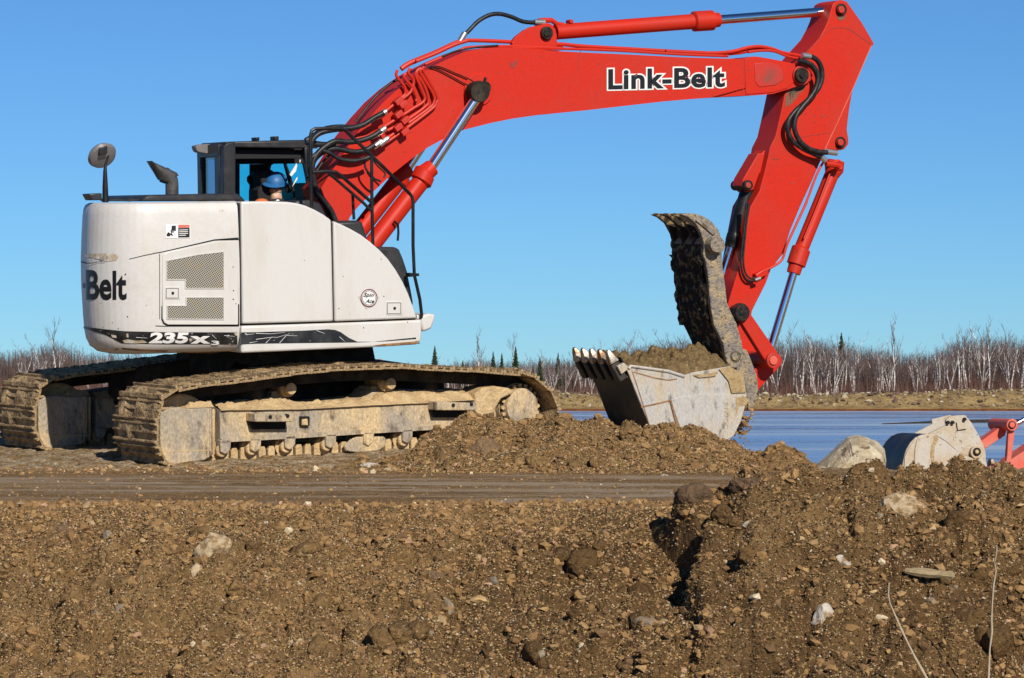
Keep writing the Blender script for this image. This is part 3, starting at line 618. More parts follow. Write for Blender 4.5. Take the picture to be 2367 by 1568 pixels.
def ribbon(name, k, pts, wd, fn, m, parent, closed=False, zfn=None):
    P = [Vector(p) for p in q(k, pts)]
    Q = []
    for a, b in zip(P, P[1:]):
        n = max(1, int((b-a).length/4)); Q += [a.lerp(b, i/n) for i in range(n)]
    Q.append(P[-1]); v = []
    for i, p in enumerate(Q):
        t = (Q[min(i+1, len(Q)-1)]-Q[max(i-1, 0)]).normalized(); n = Vector((-t.y, t.x)); ww = wd[0]+(wd[1]-wd[0])*i/max(1, len(Q)-1) if isinstance(wd, tuple) else wd
        v += [fn(p.x+n.x*ww/2, p.y+n.y*ww/2), fn(p.x-n.x*ww/2, p.y-n.y*ww/2)]
    return MB().add(v, [(2*i, 2*i+1, 2*i+3, 2*i+2) for i in range(len(Q)-1)]).build(name, m, parent, smooth=0)
def decal(name, k, pts, fn, m, parent, grid_n=0):
    """flat shape stuck on a surface; quads get subdivided so they follow curved panels"""
    P = [Vector(p) for p in q(k, pts)]
    if len(P) == 4:
        n = grid_n or 1; mm = 2 if grid_n else 1; v = []
        for j in range(mm+1):
            for i in range(n+1):
                a = P[0].lerp(P[1], i/n); b = P[3].lerp(P[2], i/n); c = a.lerp(b, j/mm); v.append(fn(c.x, c.y))
        f = [(j*(n+1)+i, j*(n+1)+i+1, (j+1)*(n+1)+i+1, (j+1)*(n+1)+i) for j in range(mm) for i in range(n)]
        return MB().add(v, f).build(name, m, parent, smooth=30)
    v_, f_ = slice2d([(p.x, p.y) for p in P], [tuple(range(len(P)))], 6)
    return MB().add([fn(a, b) for a, b in v_], f_).build(name, m, parent, smooth=0)
def plane_fn(y, F=None): return lambda u, v: loc(F or FH, u, v, y)
cw = swept_cw
# black stripe round the foot of the housing
def stripe():
    top = q('z1', [(186, 1293), (230, 1300), (330, 1312), (450, 1324), (700, 1330), (1140, 1331)]); bot = q('z1', [(186, 1303), (230, 1318), (330, 1345), (430, 1398), (700, 1404), (1140, 1405)])
    v = []; n = 70
    for i in range(n+1):
        u = top[0][0]+(top[-1][0]-top[0][0])*i/n
        a = np.interp(u, [p[0] for p in top], [p[1] for p in top]); b = np.interp(u, [p[0] for p in bot], [p[1] for p in bot])
        for t in (0, .33, .66, 1): v.append(cw_at(u, a+(b-a)*t, .004))
    MB().add(v, [(4*i+j, 4*i+j+1, 4*i+j+5, 4*i+j+4) for i in range(n) for j in range(3)]).build('stripe', 'stripe', cw, smooth=30)
stripe()
text_on('lettering', 'Belt', q('z1', [(212, 948), (462, 956), (462, 1133), (212, 1133)]), lambda u, v: cw_at(u, v, .005), 'text', cw, off=.028, subdiv=40)
decal('hyphen', 'z1', [(192, 1030), (204, 1030), (204, 1060), (192, 1060)], lambda u, v: cw_at(u, v, .005), 'text', cw, 3)
for t_, qd, of, sh in (('235', [(597, 1331), (842, 1331), (842, 1399), (597, 1399)], .045, .12), ('x', [(852, 1354), (976, 1354), (976, 1400), (852, 1400)], .045, 0), ('3', [(980, 1382), (1030, 1382), (1030, 1408), (980, 1408)], .03, 0)):
    text_on('model_number', t_, q('z1', qd), lambda u, v: cw_at(u, v, .009), 'textw', cw, off=of, shear=sh, subdiv=10)
cf = lambda u, v: cw_at(u, v, .005); cf2 = lambda u, v: cw_at(u, v, .009); cf3 = lambda u, v: cw_at(u, v, .012)
st = decal('warning_sticker', 'z1', [(701, 670), (852, 668), (852, 752), (701, 755)], cf, 'textw', cw, 2)
decal('sticker_panel', 'z1', [(779, 672), (848, 671), (848, 690), (779, 691)], cf2, 'palered', cw, 1)
decal('sticker_panel', 'z1', [(779, 693), (848, 692), (848, 748), (779, 749)], cf2, 'text', cw, 1)
for yy in (702, 713, 724, 735): decal('sticker_line', 'z1', [(784, yy), (838 if yy != 735 else 825, yy-1), (838 if yy != 735 else 825, yy+3), (784, yy+4)], cf3, 'textw', cw, 1)
for pg in ([(738, 678), (764, 677), (764, 708), (738, 709)], [(708, 725), (730, 724), (730, 742), (708, 742)], [(735, 700), (741, 700), (741, 736), (735, 736)], [(712, 700), (735, 714), (755, 712), (748, 720)], [(716, 716), (748, 735), (744, 740), (714, 722)]):
    decal('pictogram', 'z1', pg, cf2, 'text', cw, 1)
M['rust'] = mat('rust_stain', (.34, .17, .06), (.20, .09, .03), rough=.9, scale=16, bump=.2)
M['mudpatch0'] = mat('exposed_primer', (.34, .27, .2), (.5, .45, .4), rough=.8, scale=40, bump=.3)
M['scrape'] = mat('scraped_tan_paint', (.45, .36, .24), (.58, .53, .45), rough=.7, scale=14, bump=.3)
decal('scrape', 'z1', [(205, 852), (330, 848), (395, 850), (412, 870), (400, 890), (340, 898), (280, 880), (210, 866)], cf, 'scrape', cw)
decal('scrape', 'z1', [(300, 866), (335, 860), (352, 872), (330, 879), (310, 892), (296, 880)], cf2, 'mudpatch0', cw)
ribbon('dent_line', 'z1', [(182, 898), (215, 908), (255, 906), (290, 898), (330, 904)], (2.0, .8), cf2, 'gap', cw)
for pg in ([(425, 1425), (520, 1432), (640, 1440), (720, 1444), (700, 1452), (560, 1447), (440, 1437)], [(300, 1426), (410, 1428), (400, 1441), (330, 1436)], [(205, 1400), (222, 1415), (250, 1428), (232, 1424)], [(760, 1449), (900, 1453), (1040, 1455), (980, 1459), (820, 1457)]):
    decal('rust_stain', 'z1', pg, cf, 'rust', cw)
for cx, cy, r in ((585, 1166, 3), (468, 1234, 5), (412, 1308, 4), (318, 1300, 3), (375, 1270, 3), (455, 975, 6)):
    decal('paint_chip', 'z1', [(cx-r, cy), (cx, cy-r), (cx+r*.8, cy+.3*r), (cx+.1*r, cy+r), (cx-.6*r, cy+.7*r)], cf, 'under', cw)
ribbon('panel_seam', 'z1', [(478, 882), (560, 862), (640, 845), (680, 838), (760, 820), (1000, 765), (1147, 754)], (1.2, 3.4), cf, 'gap', cw)
ribbon('panel_seam', 'z1', [(664, 850), (665, 1000), (665, 1250)], 1.2, cf, 'gap', cw)
ribbon('panel_seam', 'z1', [(640, 1291), (700, 1293), (1148, 1292)], 1.6, cf, 'gap', cw)
for pg in ([(366, 1344), (398, 1350), (402, 1366), (372, 1362)], [(436, 1380), (470, 1374), (520, 1382), (565, 1380), (590, 1394), (520, 1399), (450, 1397)], [(460, 1340), (472, 1338), (474, 1362), (462, 1362)], [(1120, 1334), (1140, 1332), (1140, 1352), (1128, 1350)]):
    decal('worn_vinyl', 'z1', pg, lambda u, v: cw_at(u, v, .008), 'scrape', cw)
for pts in ([(985, 1345), (1012, 1372)], [(520, 1362), (590, 1366)], [(1060, 1350), (1125, 1356)]): ribbon('scratch', 'z1', pts, (1.0, .4), lambda u, v: cw_at(u, v, .010), 'textw', cw)
# engine side door with perforated grilles
pf = plane_fn
def seams(name, k, pts, w, y, m='gap', parent=None): return ribbon(name, k, pts, w, plane_fn(y), m, parent)
DY = NY-.022
dpts = [(682, 875), (690, 852), (712, 841), (1000, 776), (1140, 770), (1146, 776), (1146, 1280), (1140, 1285), (716, 1284), (694, 1272), (683, 1245)]
gap_b = MB().prism(X('z1', [(674, 870), (684, 846), (708, 834), (1000, 767), (1152, 760), (1152, 1291), (714, 1291), (686, 1276), (675, 1250)], NY-.004), NY-.004, NY+.01).build('door_gap', 'gap', EX, smooth=0)
door = MB().prism(X('z1', dpts, DY), DY, NY-.002).build('engine_door', 'white', EX, bevel=.010, seg=3)
def perf():
    m = bpy.data.materials.new('perforated_steel'); m.use_nodes = True; N = m.node_tree.nodes; K = m.node_tree.links; b = N['Principled BSDF']; b.inputs['Roughness'].default_value = .6
    tc = N.new('ShaderNodeTexCoord'); mp = N.new('ShaderNodeMapping'); mp.inputs['Rotation'].default_value = (0, R(32), 0); mp.inputs['Scale'].default_value = (60, 0, 60); K.new(tc.outputs['Object'], mp.inputs[0])
    v = N.new('ShaderNodeTexVoronoi'); v.inputs['Scale'].default_value = 1; v.inputs['Randomness'].default_value = 0; K.new(mp.outputs[0], v.inputs['Vector'])
    r = N.new('ShaderNodeMapRange'); r.inputs[1].default_value = .36; r.inputs[2].default_value = .44; K.new(v.outputs['Distance'], r.inputs[0])
    n = N.new('ShaderNodeTexNoise'); n.inputs['Scale'].default_value = 9; n.inputs['Detail'].default_value = 6; K.new(tc.outputs['Object'], n.inputs['Vector'])
    r2 = N.new('ShaderNodeMapRange'); r2.inputs[1].default_value = .56; r2.inputs[2].default_value = .66; K.new(n.outputs[0], r2.inputs[0])
    a = N.new('ShaderNodeMix'); a.data_type = 'RGBA'; a.inputs[6].default_value = (.42, .38, .30, 1); a.inputs[7].default_value = (.46, .38, .24, 1); K.new(r2.outputs[0], a.inputs[0])
    x = N.new('ShaderNodeMix'); x.data_type = 'RGBA'; x.inputs[6].default_value = (.02, .018, .015, 1); K.new(r.outputs[0], x.inputs[0]); K.new(a.outputs[2], x.inputs[7]); K.new(x.outputs[2], b.inputs['Base Color'])
    return m
M['perf'] = perf()
for pg in ([(707, 893), (900, 855), (1057, 838), (1057, 1062), (822, 1062), (822, 1008), (707, 1008)], [(827, 1117), (1057, 1117), (1057, 1252), (710, 1250), (710, 1168), (827, 1168)]):
    c = Vector((sum(p[0] for p in pg)/len(pg), sum(p[1] for p in pg)/len(pg)))
    g = MB().prism(X('z1', pg, DY-.003), DY-.003, DY+.005).build('grille', 'perf', door, smooth=0)
    z_, P = None, X('z1', pg, DY-.004)
    MB().tube([(a, DY-.004, b) for a, b in P+[P[0]]], .006, 6).build('grille_rim', 'white', door)
def latch(k, x0, y0, x1, y1, parent, y):
    MB().prism(X(k, [(x0, y0), (x1, y0), (x1, y1), (x0, y1)], y), y-.006, y+.004).build('latch', 'white', parent, bevel=.004)
    ww, hh = x1-x0, y1-y0; a = [(x0+.08*ww, y0+.12*hh), (x1-.1*ww, y0+.12*hh), (x1-.1*ww, y1-.1*hh), (x0+.08*ww, y1-.1*hh)]
    for i in range(4): seams('latch_line', k, [a[i], a[(i+1) % 4]], 1.1, y-.008, 'gap', parent)
    cx, cy = x0+.5*ww, y0+.5*hh; c = L(k, [(cx, cy)], y)[0]
    MB().cyl(c+Vector((0, -.016, 0)), c, .012, 12).build('keyhole', 'gap', parent)
latch('z1', 698, 1052, 788, 1128, door, DY)
# middle door, front panel, lower skirt
core = MB().prism(X('u', [(545, 470), (640, 471), (690, 474), (745, 497), (800, 535), (868, 580), (905, 620), (938, 670), (955, 712), (962, 745), (970, 795), (560, 812)], NY+.035), NY+.035, -.35).build('house_core', 'gap', EX, smooth=0)
mid = MB().prism(X('u', [(557, 466), (600, 465.5), (640, 466), (665, 467), (688, 470), (708, 476), (728, 485), (748, 496), (766, 509), (768, 600), (771, 743), (560, 749)], NY-.006), NY-.006, NY+.5).build('side_door', 'white', EX, bevel=.018, seg=3)
fr = MB().prism(X('u', [(770.5, 511), (790, 519), (812, 530), (835, 543), (856, 559), (878, 578), (897, 598), (915, 623), (931, 650), (944, 678), (953, 702), (960, 722), (964.5, 736), (890, 739), (774, 743.5)], NY-.006), NY-.006, NY+.42).build('storage_box_cover', 'white', EX, bevel=.018, seg=3)
sk = MB().prism(X('u', [(557.5, 753.5), (650, 751), (775, 747), (890, 743), (966, 740), (972, 737.5), (975, 742), (975.5, 770), (974, 788), (966, 796.5), (900, 801), (784, 806.5), (640, 813), (557.5, 816.5)], NY-.004), NY-.004, NY+.6).build('side_skirt', 'white', EX, bevel=.02, seg=3)
def fstripe():
    pts = [(0, 1330), (300, 1320), (440, 1312), (485, 1316), (520, 1330), (570, 1365), (620, 1388), (720, 1388), (980, 1362), (982, 1371), (800, 1385), (620, 1392), (300, 1396), (0, 1400), (-92, 1405), (-92, 1331)]
    MB().add([loc(FH, u, v, NY-.008) for u, v in q('z2', pts)], [tuple(range(len(pts)))]).build('stripe', 'stripe', sk, smooth=0)
fstripe()
for pts in ([(0, 1337), (90, 1340), (180, 1331)], [(0, 1374), (100, 1360), (130, 1362), (210, 1338)], [(60, 1397), (95, 1362)], [(145, 1395), (186, 1350), (255, 1352)], [(372, 1320), (420, 1338)], [(512, 1358), (545, 1388)], [(-60, 1345), (-10, 1340)], [(-40, 1395), (10, 1386)]):
    ribbon('scratch', 'z2', pts, (1.0, .4), plane_fn(NY-.010), 'textw', sk)
decal('rust_stain', 'z2', [(720, 1410), (780, 1402), (960, 1388), (1000, 1380), (985, 1398), (820, 1412)], plane_fn(NY-.009), 'rust', sk)
latch('z2', 797, 1140, 897, 1225, fr, NY-.006)
# round badge
by = NY-.010
badge = decal('badge', 'z2', [(626, 1112), (712, 1057), (757, 1118), (677, 1191)], plane_fn(by), 'steelfit', fr)
badge.data.materials[0] = mat('pale_grey_vinyl', (.50, .46, .43), rough=.5, bump=0, fine=0)
cB = q('z2', [(693, 1120)])[0]
def disc_u(name, r0, r1, y, m, n=40):
    v = []; 
    for i in range(n):
        a = 2*math.pi*i/n
        for r in (r0, r1): v.append(loc(FH, cB[0]+r*math.cos(a)*.93, cB[1]+r*math.sin(a), y))
    MB().add(v, [(2*i, 2*i+1, (2*i+3) % (2*n), (2*i+2) % (2*n)) for i in range(n)]).build(name, m, badge, smooth=0)
disc_u('badge_disc', .01, 21.3, by-.003, 'textw'); disc_u('badge_ring', 18.6, 21, by-.006, mat('dark_red_ring', (.16, .02, .02), bump=0, fine=0)); disc_u('badge_ring', 15.9, 16.9, by-.006, 'text')
text_on('badge_lettering', 'Spin', q('z2', [(662, 1088), (724, 1090), (720, 1122), (657, 1120)]), plane_fn(by-.008), 'text', badge, off=.02, shear=.25)
text_on('badge_lettering', 'Ace', q('z2', [(676, 1126), (727, 1128), (722, 1152), (670, 1150)]), plane_fn(by-.008), 'text', badge, off=.02, shear=.25)
# faint dirt smears, chips on the doors
for k, cx, cy, r in (('z2', 536, 988, 3), ('z2', 508, 1185, 4), ('z2', 660, 1302, 4), ('z2', 768, 882, 4), ('z2', 297, 890, 3), ('z2', 784, 1110, 4), ('z2', 930, 1268, 4), ('z1', 1115, 930, 4), ('z1', 1118, 1075, 5), ('z1', 1116, 1128, 5), ('z1', 1132, 1155, 4)):
    f_ = plane_fn((DY if k == 'z1' else NY-.006)-.003)
    decal('paint_chip', k, [(cx-r, cy), (cx, cy-r), (cx+r*.8, cy+.3*r), (cx+.1*r, cy+r), (cx-.6*r, cy+.7*r)], f_, 'under', door if k == 'z1' else fr)
# platform under the house, deck, turntable
pz = zbot
MB().prism([(-1.3, pz+.05), (.62, pz+.05), (.66, pz+.25), (-1.3, pz+.3)], -1.2, 1.0).build('platform', 'under', EX, bevel=.02)
MB().prism([(-1.5, pz+.3), (.3, pz+.3), (.1, ztop-.5), (-.1, ztop-.06), (-1.5, ztop-.06)], -.9, .3).build('engine_bay', 'gap', EX, smooth=0)
hood = MB().prism(X('z1', [(555, 524), (585, 492), (620, 488), (1140, 478), (1165, 496), (1180, 524)], -1.0), -1.0, .25).build('engine_hood', 'cabgrey', EX, bevel=.02)
# black covers in front of the boom foot
fc = MB().prism(X('z2', [(470, 700), (495, 650), (640, 645), (655, 660), (668, 700), (690, 780), (700, 800), (740, 806), (862, 808), (882, 825), (905, 880), (930, 955), (955, 1080), (970, 1160), (900, 1250), (560, 1250)], -1.15), -1.15, -.55).build('front_cover', 'cabgrey', EX, bevel=.03, seg=3)
MB().prism(X('z2', [(230, 525), (330, 520), (395, 540), (440, 630), (300, 640)], -1.0), -1.0, -.5).build('hose_guard', 'cabgrey', EX, bevel=.02)
# front step at the corner
MB().prism(X('z2', [(1010, 1262), (1022, 1222), (1060, 1216), (1100, 1220), (1094, 1262), (1076, 1308), (1040, 1324), (1018, 1326)], -1.3), -1.3, -.9).build('front_step', 'white', EX, bevel=.02)
MB().prism(X('z2', [(985, 1222), (1002, 1226), (1000, 1250), (986, 1250)], -1.3), -1.3, -1.15).build('bracket', 'white', EX, bevel=.008)
# handrails
rail = MB()
R1 = P3('z2', [(340, 570), (336, 330), (335, 120), (342, 96), (362, 84), (440, 82), (520, 84), (545, 92), (620, 164), (700, 240), (800, 338), (940, 480), (956, 500), (962, 530), (962, 800), (970, 980), (1004, 1130), (1018, 1250)], -1.28)
rail.tube(R1, .0165, 8)
rail.tube(P3('z2', [(708, 236), (710, 540), (716, 806)], -1.28), .0165, 8)
rail.tube(P3('z2', [(345, 350), (430, 345), (490, 350), (520, 370), (720, 545)], -1.28), .0165, 8)
rail.tube(P3('z2', [(442, 355), (480, 385), (590, 480), (660, 540), (710, 590)], -1.28), .0145, 8)
rail.tube(P3('z2', [(592, 482), (597, 590), (600, 640)], -1.15), .0145, 8)
rail.build('handrail', 'blackp', EX)
MB().prism(X('z2', [(942, 966), (1000, 970), (1000, 986), (942, 992)], -1.30), -1.30, -1.2).build('rail_clamp', 'blackp', EX)
# exhaust stack, mirror, rear lamp
M['soot'] = mat('sooty_grey_steel', (.075, .07, .066), (.045, .04, .036), rough=.55, scale=12, bump=.15)
ex = P3('z1', [(740, 510), (740, 440), (738, 405), (722, 384), (690, 366)], -.5)
exo = MB().tube(ex, [.060, .060, .062, .070, .076], 20).build('exhaust_pipe', 'soot', EX)
def horn():
    mb = MB(); rings = []
    for (x0, y0), (x1, y1), w_ in (((655, 398), (780, 372), .07), ((652, 392), (768, 352), .075), ((634, 360), (700, 322), .085), ((612, 318), (640, 296), .09), ((598, 283), (603, 281), .085)):
        a_, b_ = P3('z1', [(x0, y0), (x1, y1)], -.5); c_ = (a_+b_)/2; h_ = (b_-a_)/2
        rings.append([c_+h_*math.cos(2*math.pi*k/20)+Vector((0, w_*math.sin(2*math.pi*k/20), 0)) for k in range(20)])
    mb.add([p for r_ in rings for p in r_], [(i*20+k, i*20+(k+1) % 20, (i+1)*20+(k+1) % 20, (i+1)*20+k) for i in range(4) for k in range(20)]+[tuple(range(20))]); mb.build('exhaust_horn', 'soot', exo, smooth=50)
horn()
MB().prism(X('z1', [(690, 488), (785, 484), (790, 500), (690, 502)], -.62), -.62, -.38).build('exhaust_collar', 'cabgrey', EX, bevel=.008)
mp_ = P3('z1', [(332, 535), (331, 440), (330, 340), (334, 300), (352, 245), (350, 215), (300, 205)], -.9)
mir = MB().tube(mp_, [.03, .026, .018, .011, .010, .010, .010], 10).build('mirror_pole', 'blackp', EX)
mc = L('z1', [(311, 247)], -.86)[0]
def mirror():
    prof = [(.0, -.045), (.07, -.045), (.12, -.03), (.135, .0), (.12, .025), (.06, .05), (0, .055)]; n = 32; v = []; f = []
    for r, d in prof:
        for k in range(n): a = 2*math.pi*k/n; v.append(Vector((r*math.cos(a), d, r*math.sin(a))))
    for i in range(len(prof)-1):
        for k in range(n): f.append((i*n+k, i*n+(k+1) % n, (i+1)*n+(k+1) % n, (i+1)*n+k))
    rot = Matrix.Rotation(R(38), 3, 'X') @ Matrix.Rotation(R(8), 3, 'Z')
    MB().add([mc+rot @ p for p in v], f).build('mirror', mat('grey_mirror_shell', (.16, .15, .145), rough=.4, bump=.02, fine=.05), EX)
    MB().obox(mc+Vector((-.02, -.075, .04)), Vector((.04, 0, .01)), Vector((0, .03, 0)), Vector((0, 0, .035))).build('mirror_bracket', 'blackp', EX, bevel=.01)
mirror()
MB().prism(X('z1', [(228, 482), (312, 478), (312, 522), (250, 522)], -.9), -.9, -.7).build('work_lamp', 'cabgrey', EX, bevel=.01)
MB().tube(P3('z1', [(355, 520), (400, 518), (480, 522), (555, 515)], -.9), .012, 6).build('cable', 'rubber', EX)
# ---- cab
CY0 = .40
xr = X('A', [(520, 600)], CY0)[0][0]
CY1 = CY0
while proj(FH @ Vector((xr, CY1, 2.8)))[0] > 457: CY1 += .01
cz = lambda y, k='A', x=900: X(k, [(x, y)], CY0)[0][1]
cab = empty('cab', None, EX)
cb = MB()
cb.prism(X('A', [(520, 1100), (520, 250), (532, 205), (560, 170), (600, 148), (660, 134), (715, 132), (715, 1100)], CY0), CY0, CY0+.14)
cb.prism(X('A', [(660, 134), (1850, 112), (1960, 122), (1990, 150), (1985, 240), (660, 222)], CY0), CY0, CY0+.1)
cb.prism(X('A', [(1770, 215), (1860, 215), (1890, 560), (2010, 1100), (1930, 1100), (1838, 800), (1800, 560)], CY0), CY0, CY0+.08)
cbo = cb.build('side_frame', 'cabgrey', EX, bevel=.012); bpy.data.objects.remove(cab)
MB().prism(X('A', [(540, 170), (560, 135), (1000, 122), (1400, 112), (1860, 104), (1960, 116), (1985, 150), (1960, 165), (600, 172)], CY0+.02), CY0+.02, CY1).build('cab_roof', 'cabgrey', EX, bevel=.03, seg=3)
zc = lambda yy: cz(yy)
zt, zwt, zb2 = zc(165), zc(365), zc(1100)
rw = MB(); t_ = .07
rw.box((xr-.01, CY0+.1, zb2), (xr+t_, CY0+.22, zt)); rw.box((xr-.01, CY1-.10, zb2), (xr+t_, CY1, zt)); rw.box((xr-.012, CY0+.1, zwt), (xr+t_, CY1-.003, zt))
rw.build('rear_frame', 'cabgrey', EX, bevel=.01)
MB().box((xr+.02, CY0+.2, zb2), (xr+.03, CY1-.08, zwt+.02)).build('rear_window', 'glassdark', EX, smooth=0)
xf = X('A', [(1960, 600)], CY0)[0][0]
fw = MB()                                            # far side wall with two windows
fy = CY1-.05
def fq(pts): fw.prism(X('A', pts, fy), fy, fy+.04)
fq([(640, 150), (1900, 140), (1900, 470), (640, 482)]); fq([(640, 482), (775, 482), (775, 960), (850, 1035), (850, 1200), (640, 1200)])
fq([(945, 481), (1300, 476), (1262, 500), (1250, 560), (1250, 1200), (945, 1200), (945, 800), (905, 740), (905, 680), (945, 640)])
fq([(1250, 1032), (1900, 1032), (1900, 1200), (1250, 1200)]); fq([(1758, 470), (1900, 470), (1900, 1032), (1780, 1032), (1822, 780)])
fq([(1465, 470), (1500, 470), (1640, 1032), (1612, 1032)])
fw.build('far_side_wall', 'interior', EX, smooth=0)
MB().prism(X('A', [(760, 475), (960, 475), (960, 1040), (760, 1040)], fy+.02), fy+.015, fy+.022).build('side_window', 'glass', EX, smooth=0)
MB().prism(X('A', [(1245, 465), (1830, 465), (1830, 1040), (1245, 1040)], fy+.02), fy+.015, fy+.022).build('side_window', 'glass', EX, smooth=0)
MB().box((xr+.05, CY0+.1, zt-.14), (xf-.1, CY1-.06, zt-.06)).build('headliner', 'interior', EX, smooth=0)
MB().box((xf-.09, CY0+.09, pz+.3), (xf-.05, CY1, zb2+.2)).build('front_panel', 'cabgrey', EX)
MB().box((xr+.02, CY0+.02, pz+.25), (xf-.05, CY1-.02, zb2+.01)).build('cab_base', 'cabgrey', EX, bevel=.02)
# lamps on the cab roof
for a, b in ((1015, 1085), (1305, 1382)):
    MB().prism(X('A', [(a, 68 if a < 1200 else 52), (b, 66 if a < 1200 else 50), (b-4, 120), (a+6, 122)], CY0+.12), CY0+.12, CY0+.24).build('roof_lamp', 'blackp', EX, bevel=.008)
MB().prism(X('A', [(82, 215), (90, 195), (170, 176), (300, 170), (345, 200), (330, 310), (250, 320), (140, 300), (105, 280)], CY1-.3), CY1-.32, CY1-.2).build('rear_lamp', mat('grey_lamp_housing', (.16, .14, .13), rough=.5, bump=.05), EX, bevel=.015)
# seat
MB().prism(X('A', [(985, 640), (1010, 590), (1080, 560), (1180, 570), (1235, 620), (1250, 700), (1240, 800), (1180, 840), (1190, 1150), (960, 1150), (960, 860), (1030, 820)], .95), .78, 1.05).build('seat', 'interior', EX, bevel=.03)
MB().tube(P3('A', [(1480, 480), (1540, 640), (1590, 800), (1625, 1030)], CY0+.2), .012, 6).build('wiper_arm', 'blackp', EX)
# white slivers stand in for streaks of light reflected in the window
for pg in ([(1545, 640), (1620, 520), (1648, 465), (1662, 500), (1640, 590), (1570, 670)], [(1600, 790), (1650, 690), (1668, 680), (1660, 720), (1585, 830)], [(1700, 370), (1718, 375), (1712, 450), (1696, 455)]):
    MB().prism(X('A', pg, CY0+.12), CY0+.12, CY0+.125).build('glass_glint', 'textw', EX, smooth=0)
# ---- boom
BY = -.25
bt = q('z5', [(95, 1280), (215, 1097), (325, 925), (425, 800), (525, 690), (630, 597), (760, 505), (870, 447), (960, 402), (1080, 352), (1200, 328), (1320, 323), (1400, 324), (1742, 345)])
bt += q('E', [(300, 468), (650, 486), (1100, 506), (1560, 530), (2120, 548), (2200, 530)])+q('z6', [(600, 385), (640, 388), (760, 410), (880, 436), (935, 445), (985, 480), (1000, 515), (985, 550), (950, 570), (830, 610), (730, 640), (640, 648), (470, 655), (300, 665), (0, 690)])
bt += q('E', [(1920, 895), (1400, 940), (700, 1020), (300, 1060), (0, 1085)])+q('z5', [(1742, 765), (1560, 785), (1400, 808), (1250, 838), (1060, 886), (940, 940), (820, 1005), (700, 1090), (580, 1185), (440, 1315), (345, 1410), (290, 1480), (250, 1600), (150, 1600), (140, 1400)])
boom = MB().prism(X('u', bt, BY), BY, .25).build('boom', 'red', EX, bevel=.008)
# raised doubler plates and weld seams on the boom
MB().prism(X('z6', [(540, 400), (600, 392), (760, 418), (880, 442), (905, 470), (885, 550), (830, 600), (730, 630), (545, 645)], BY-.008), BY-.008, BY).build('doubler_plate', 'red', boom, bevel=.004)
MB().prism(X('z6', [(606, 432), (700, 424), (770, 440), (800, 480), (800, 548), (750, 580), (640, 594), (610, 560)], BY-.015), BY-.015, BY-.006).build('doubler_plate', 'reddull', boom, bevel=.006)
def pin(name, k, c, r, y0, y1, m, parent, n=28, F=None):
    p = L(k, [c], y0, F)[0]; return MB().cyl(p, Vector((p.x, y1, p.z)), r, n).build(name, m, parent, bevel=.006)
su = 1/238.
pin('boss', 'z5', (1170, 612), 108*.3397*su, BY-.02, BY+.02, 'red', boom); pin('boss', 'z5', (1170, 612), 62*.3397*su, BY-.04, BY, 'under', boom)
pin('pin', 'z5', (1212, 598), 45*.3397*su, BY-.16, BY+.5, 'pin', boom)
MB().tube(P3('z5', [(1190, 600), (1205, 560), (1215, 530)], BY-.15), .016, 6).build('grease_fitting', 'blackp', boom)
su2 = 1/222.
pin('boss', 'z6', (930, 512), 66*.3397*su2, BY-.035, BY, 'reddull', boom); pin('pin', 'z6', (932, 512), 50*.3397*su2, BY-.07, .30, 'pin', boom); pin('pin', 'z6', (932, 512), 18*.3397*su2, BY-.09, -.2, 'pin', boom)
# arm cylinder bracket on top of the boom
for y0 in (-.17, .12):
    MB().prism(X('z5', [(1390, 290), (1420, 250), (1480, 205), (1530, 182), (1600, 170), (1660, 172), (1690, 195), (1700, 240), (1702, 318), (1400, 318)], y0), y0, y0+.05).build('cylinder_bracket', 'red', boom, bevel=.006)
pin('pin', 'z5', (1636, 225), 44*.3397*su, -.21, .21, 'pin', boom); pin('pin', 'z5', (1636, 225), 26*.3397*su, -.225, .21, 'pin', boom)
# lettering: white under black
LB = q('E', [(893, 641), (1972, 622), (1972, 806), (893, 831)])
text_on('lettering_outline', 'Link-Belt', LB, plane_fn(BY-.004), 'textw', boom, off=.082, base_off=.03, spacing=1.06)
text_on('lettering', 'Link-Belt', LB, plane_fn(BY-.008), 'text', boom, off=.03, spacing=1.06)
M['redstain'] = mat('dark_red_scuff', (.22, .03, .02), (.36, .03, .02), rough=.6, scale=20, bump=.1)
decal('scuff', 'z5', [(1378, 425), (1400, 430), (1420, 410), (1436, 400), (1425, 440), (1410, 465), (1385, 460)], plane_fn(BY-.003), 'redstain', boom)
ribbon('weld_seam', 'E', [(636, 470), (630, 520), (618, 600), (616, 660)], (2.2, .8), plane_fn(BY-.003), 'redstain', boom)
ribbon('weld_seam', 'z6', [(530, 400), (528, 640)], 1.2, plane_fn(BY-.003), 'redstain', boom)
ribbon('rust_streak', 'z5', [(1162, 700), (1160, 770), (1150, 830)], (5, 1), plane_fn(BY-.003), 'reddull', boom)
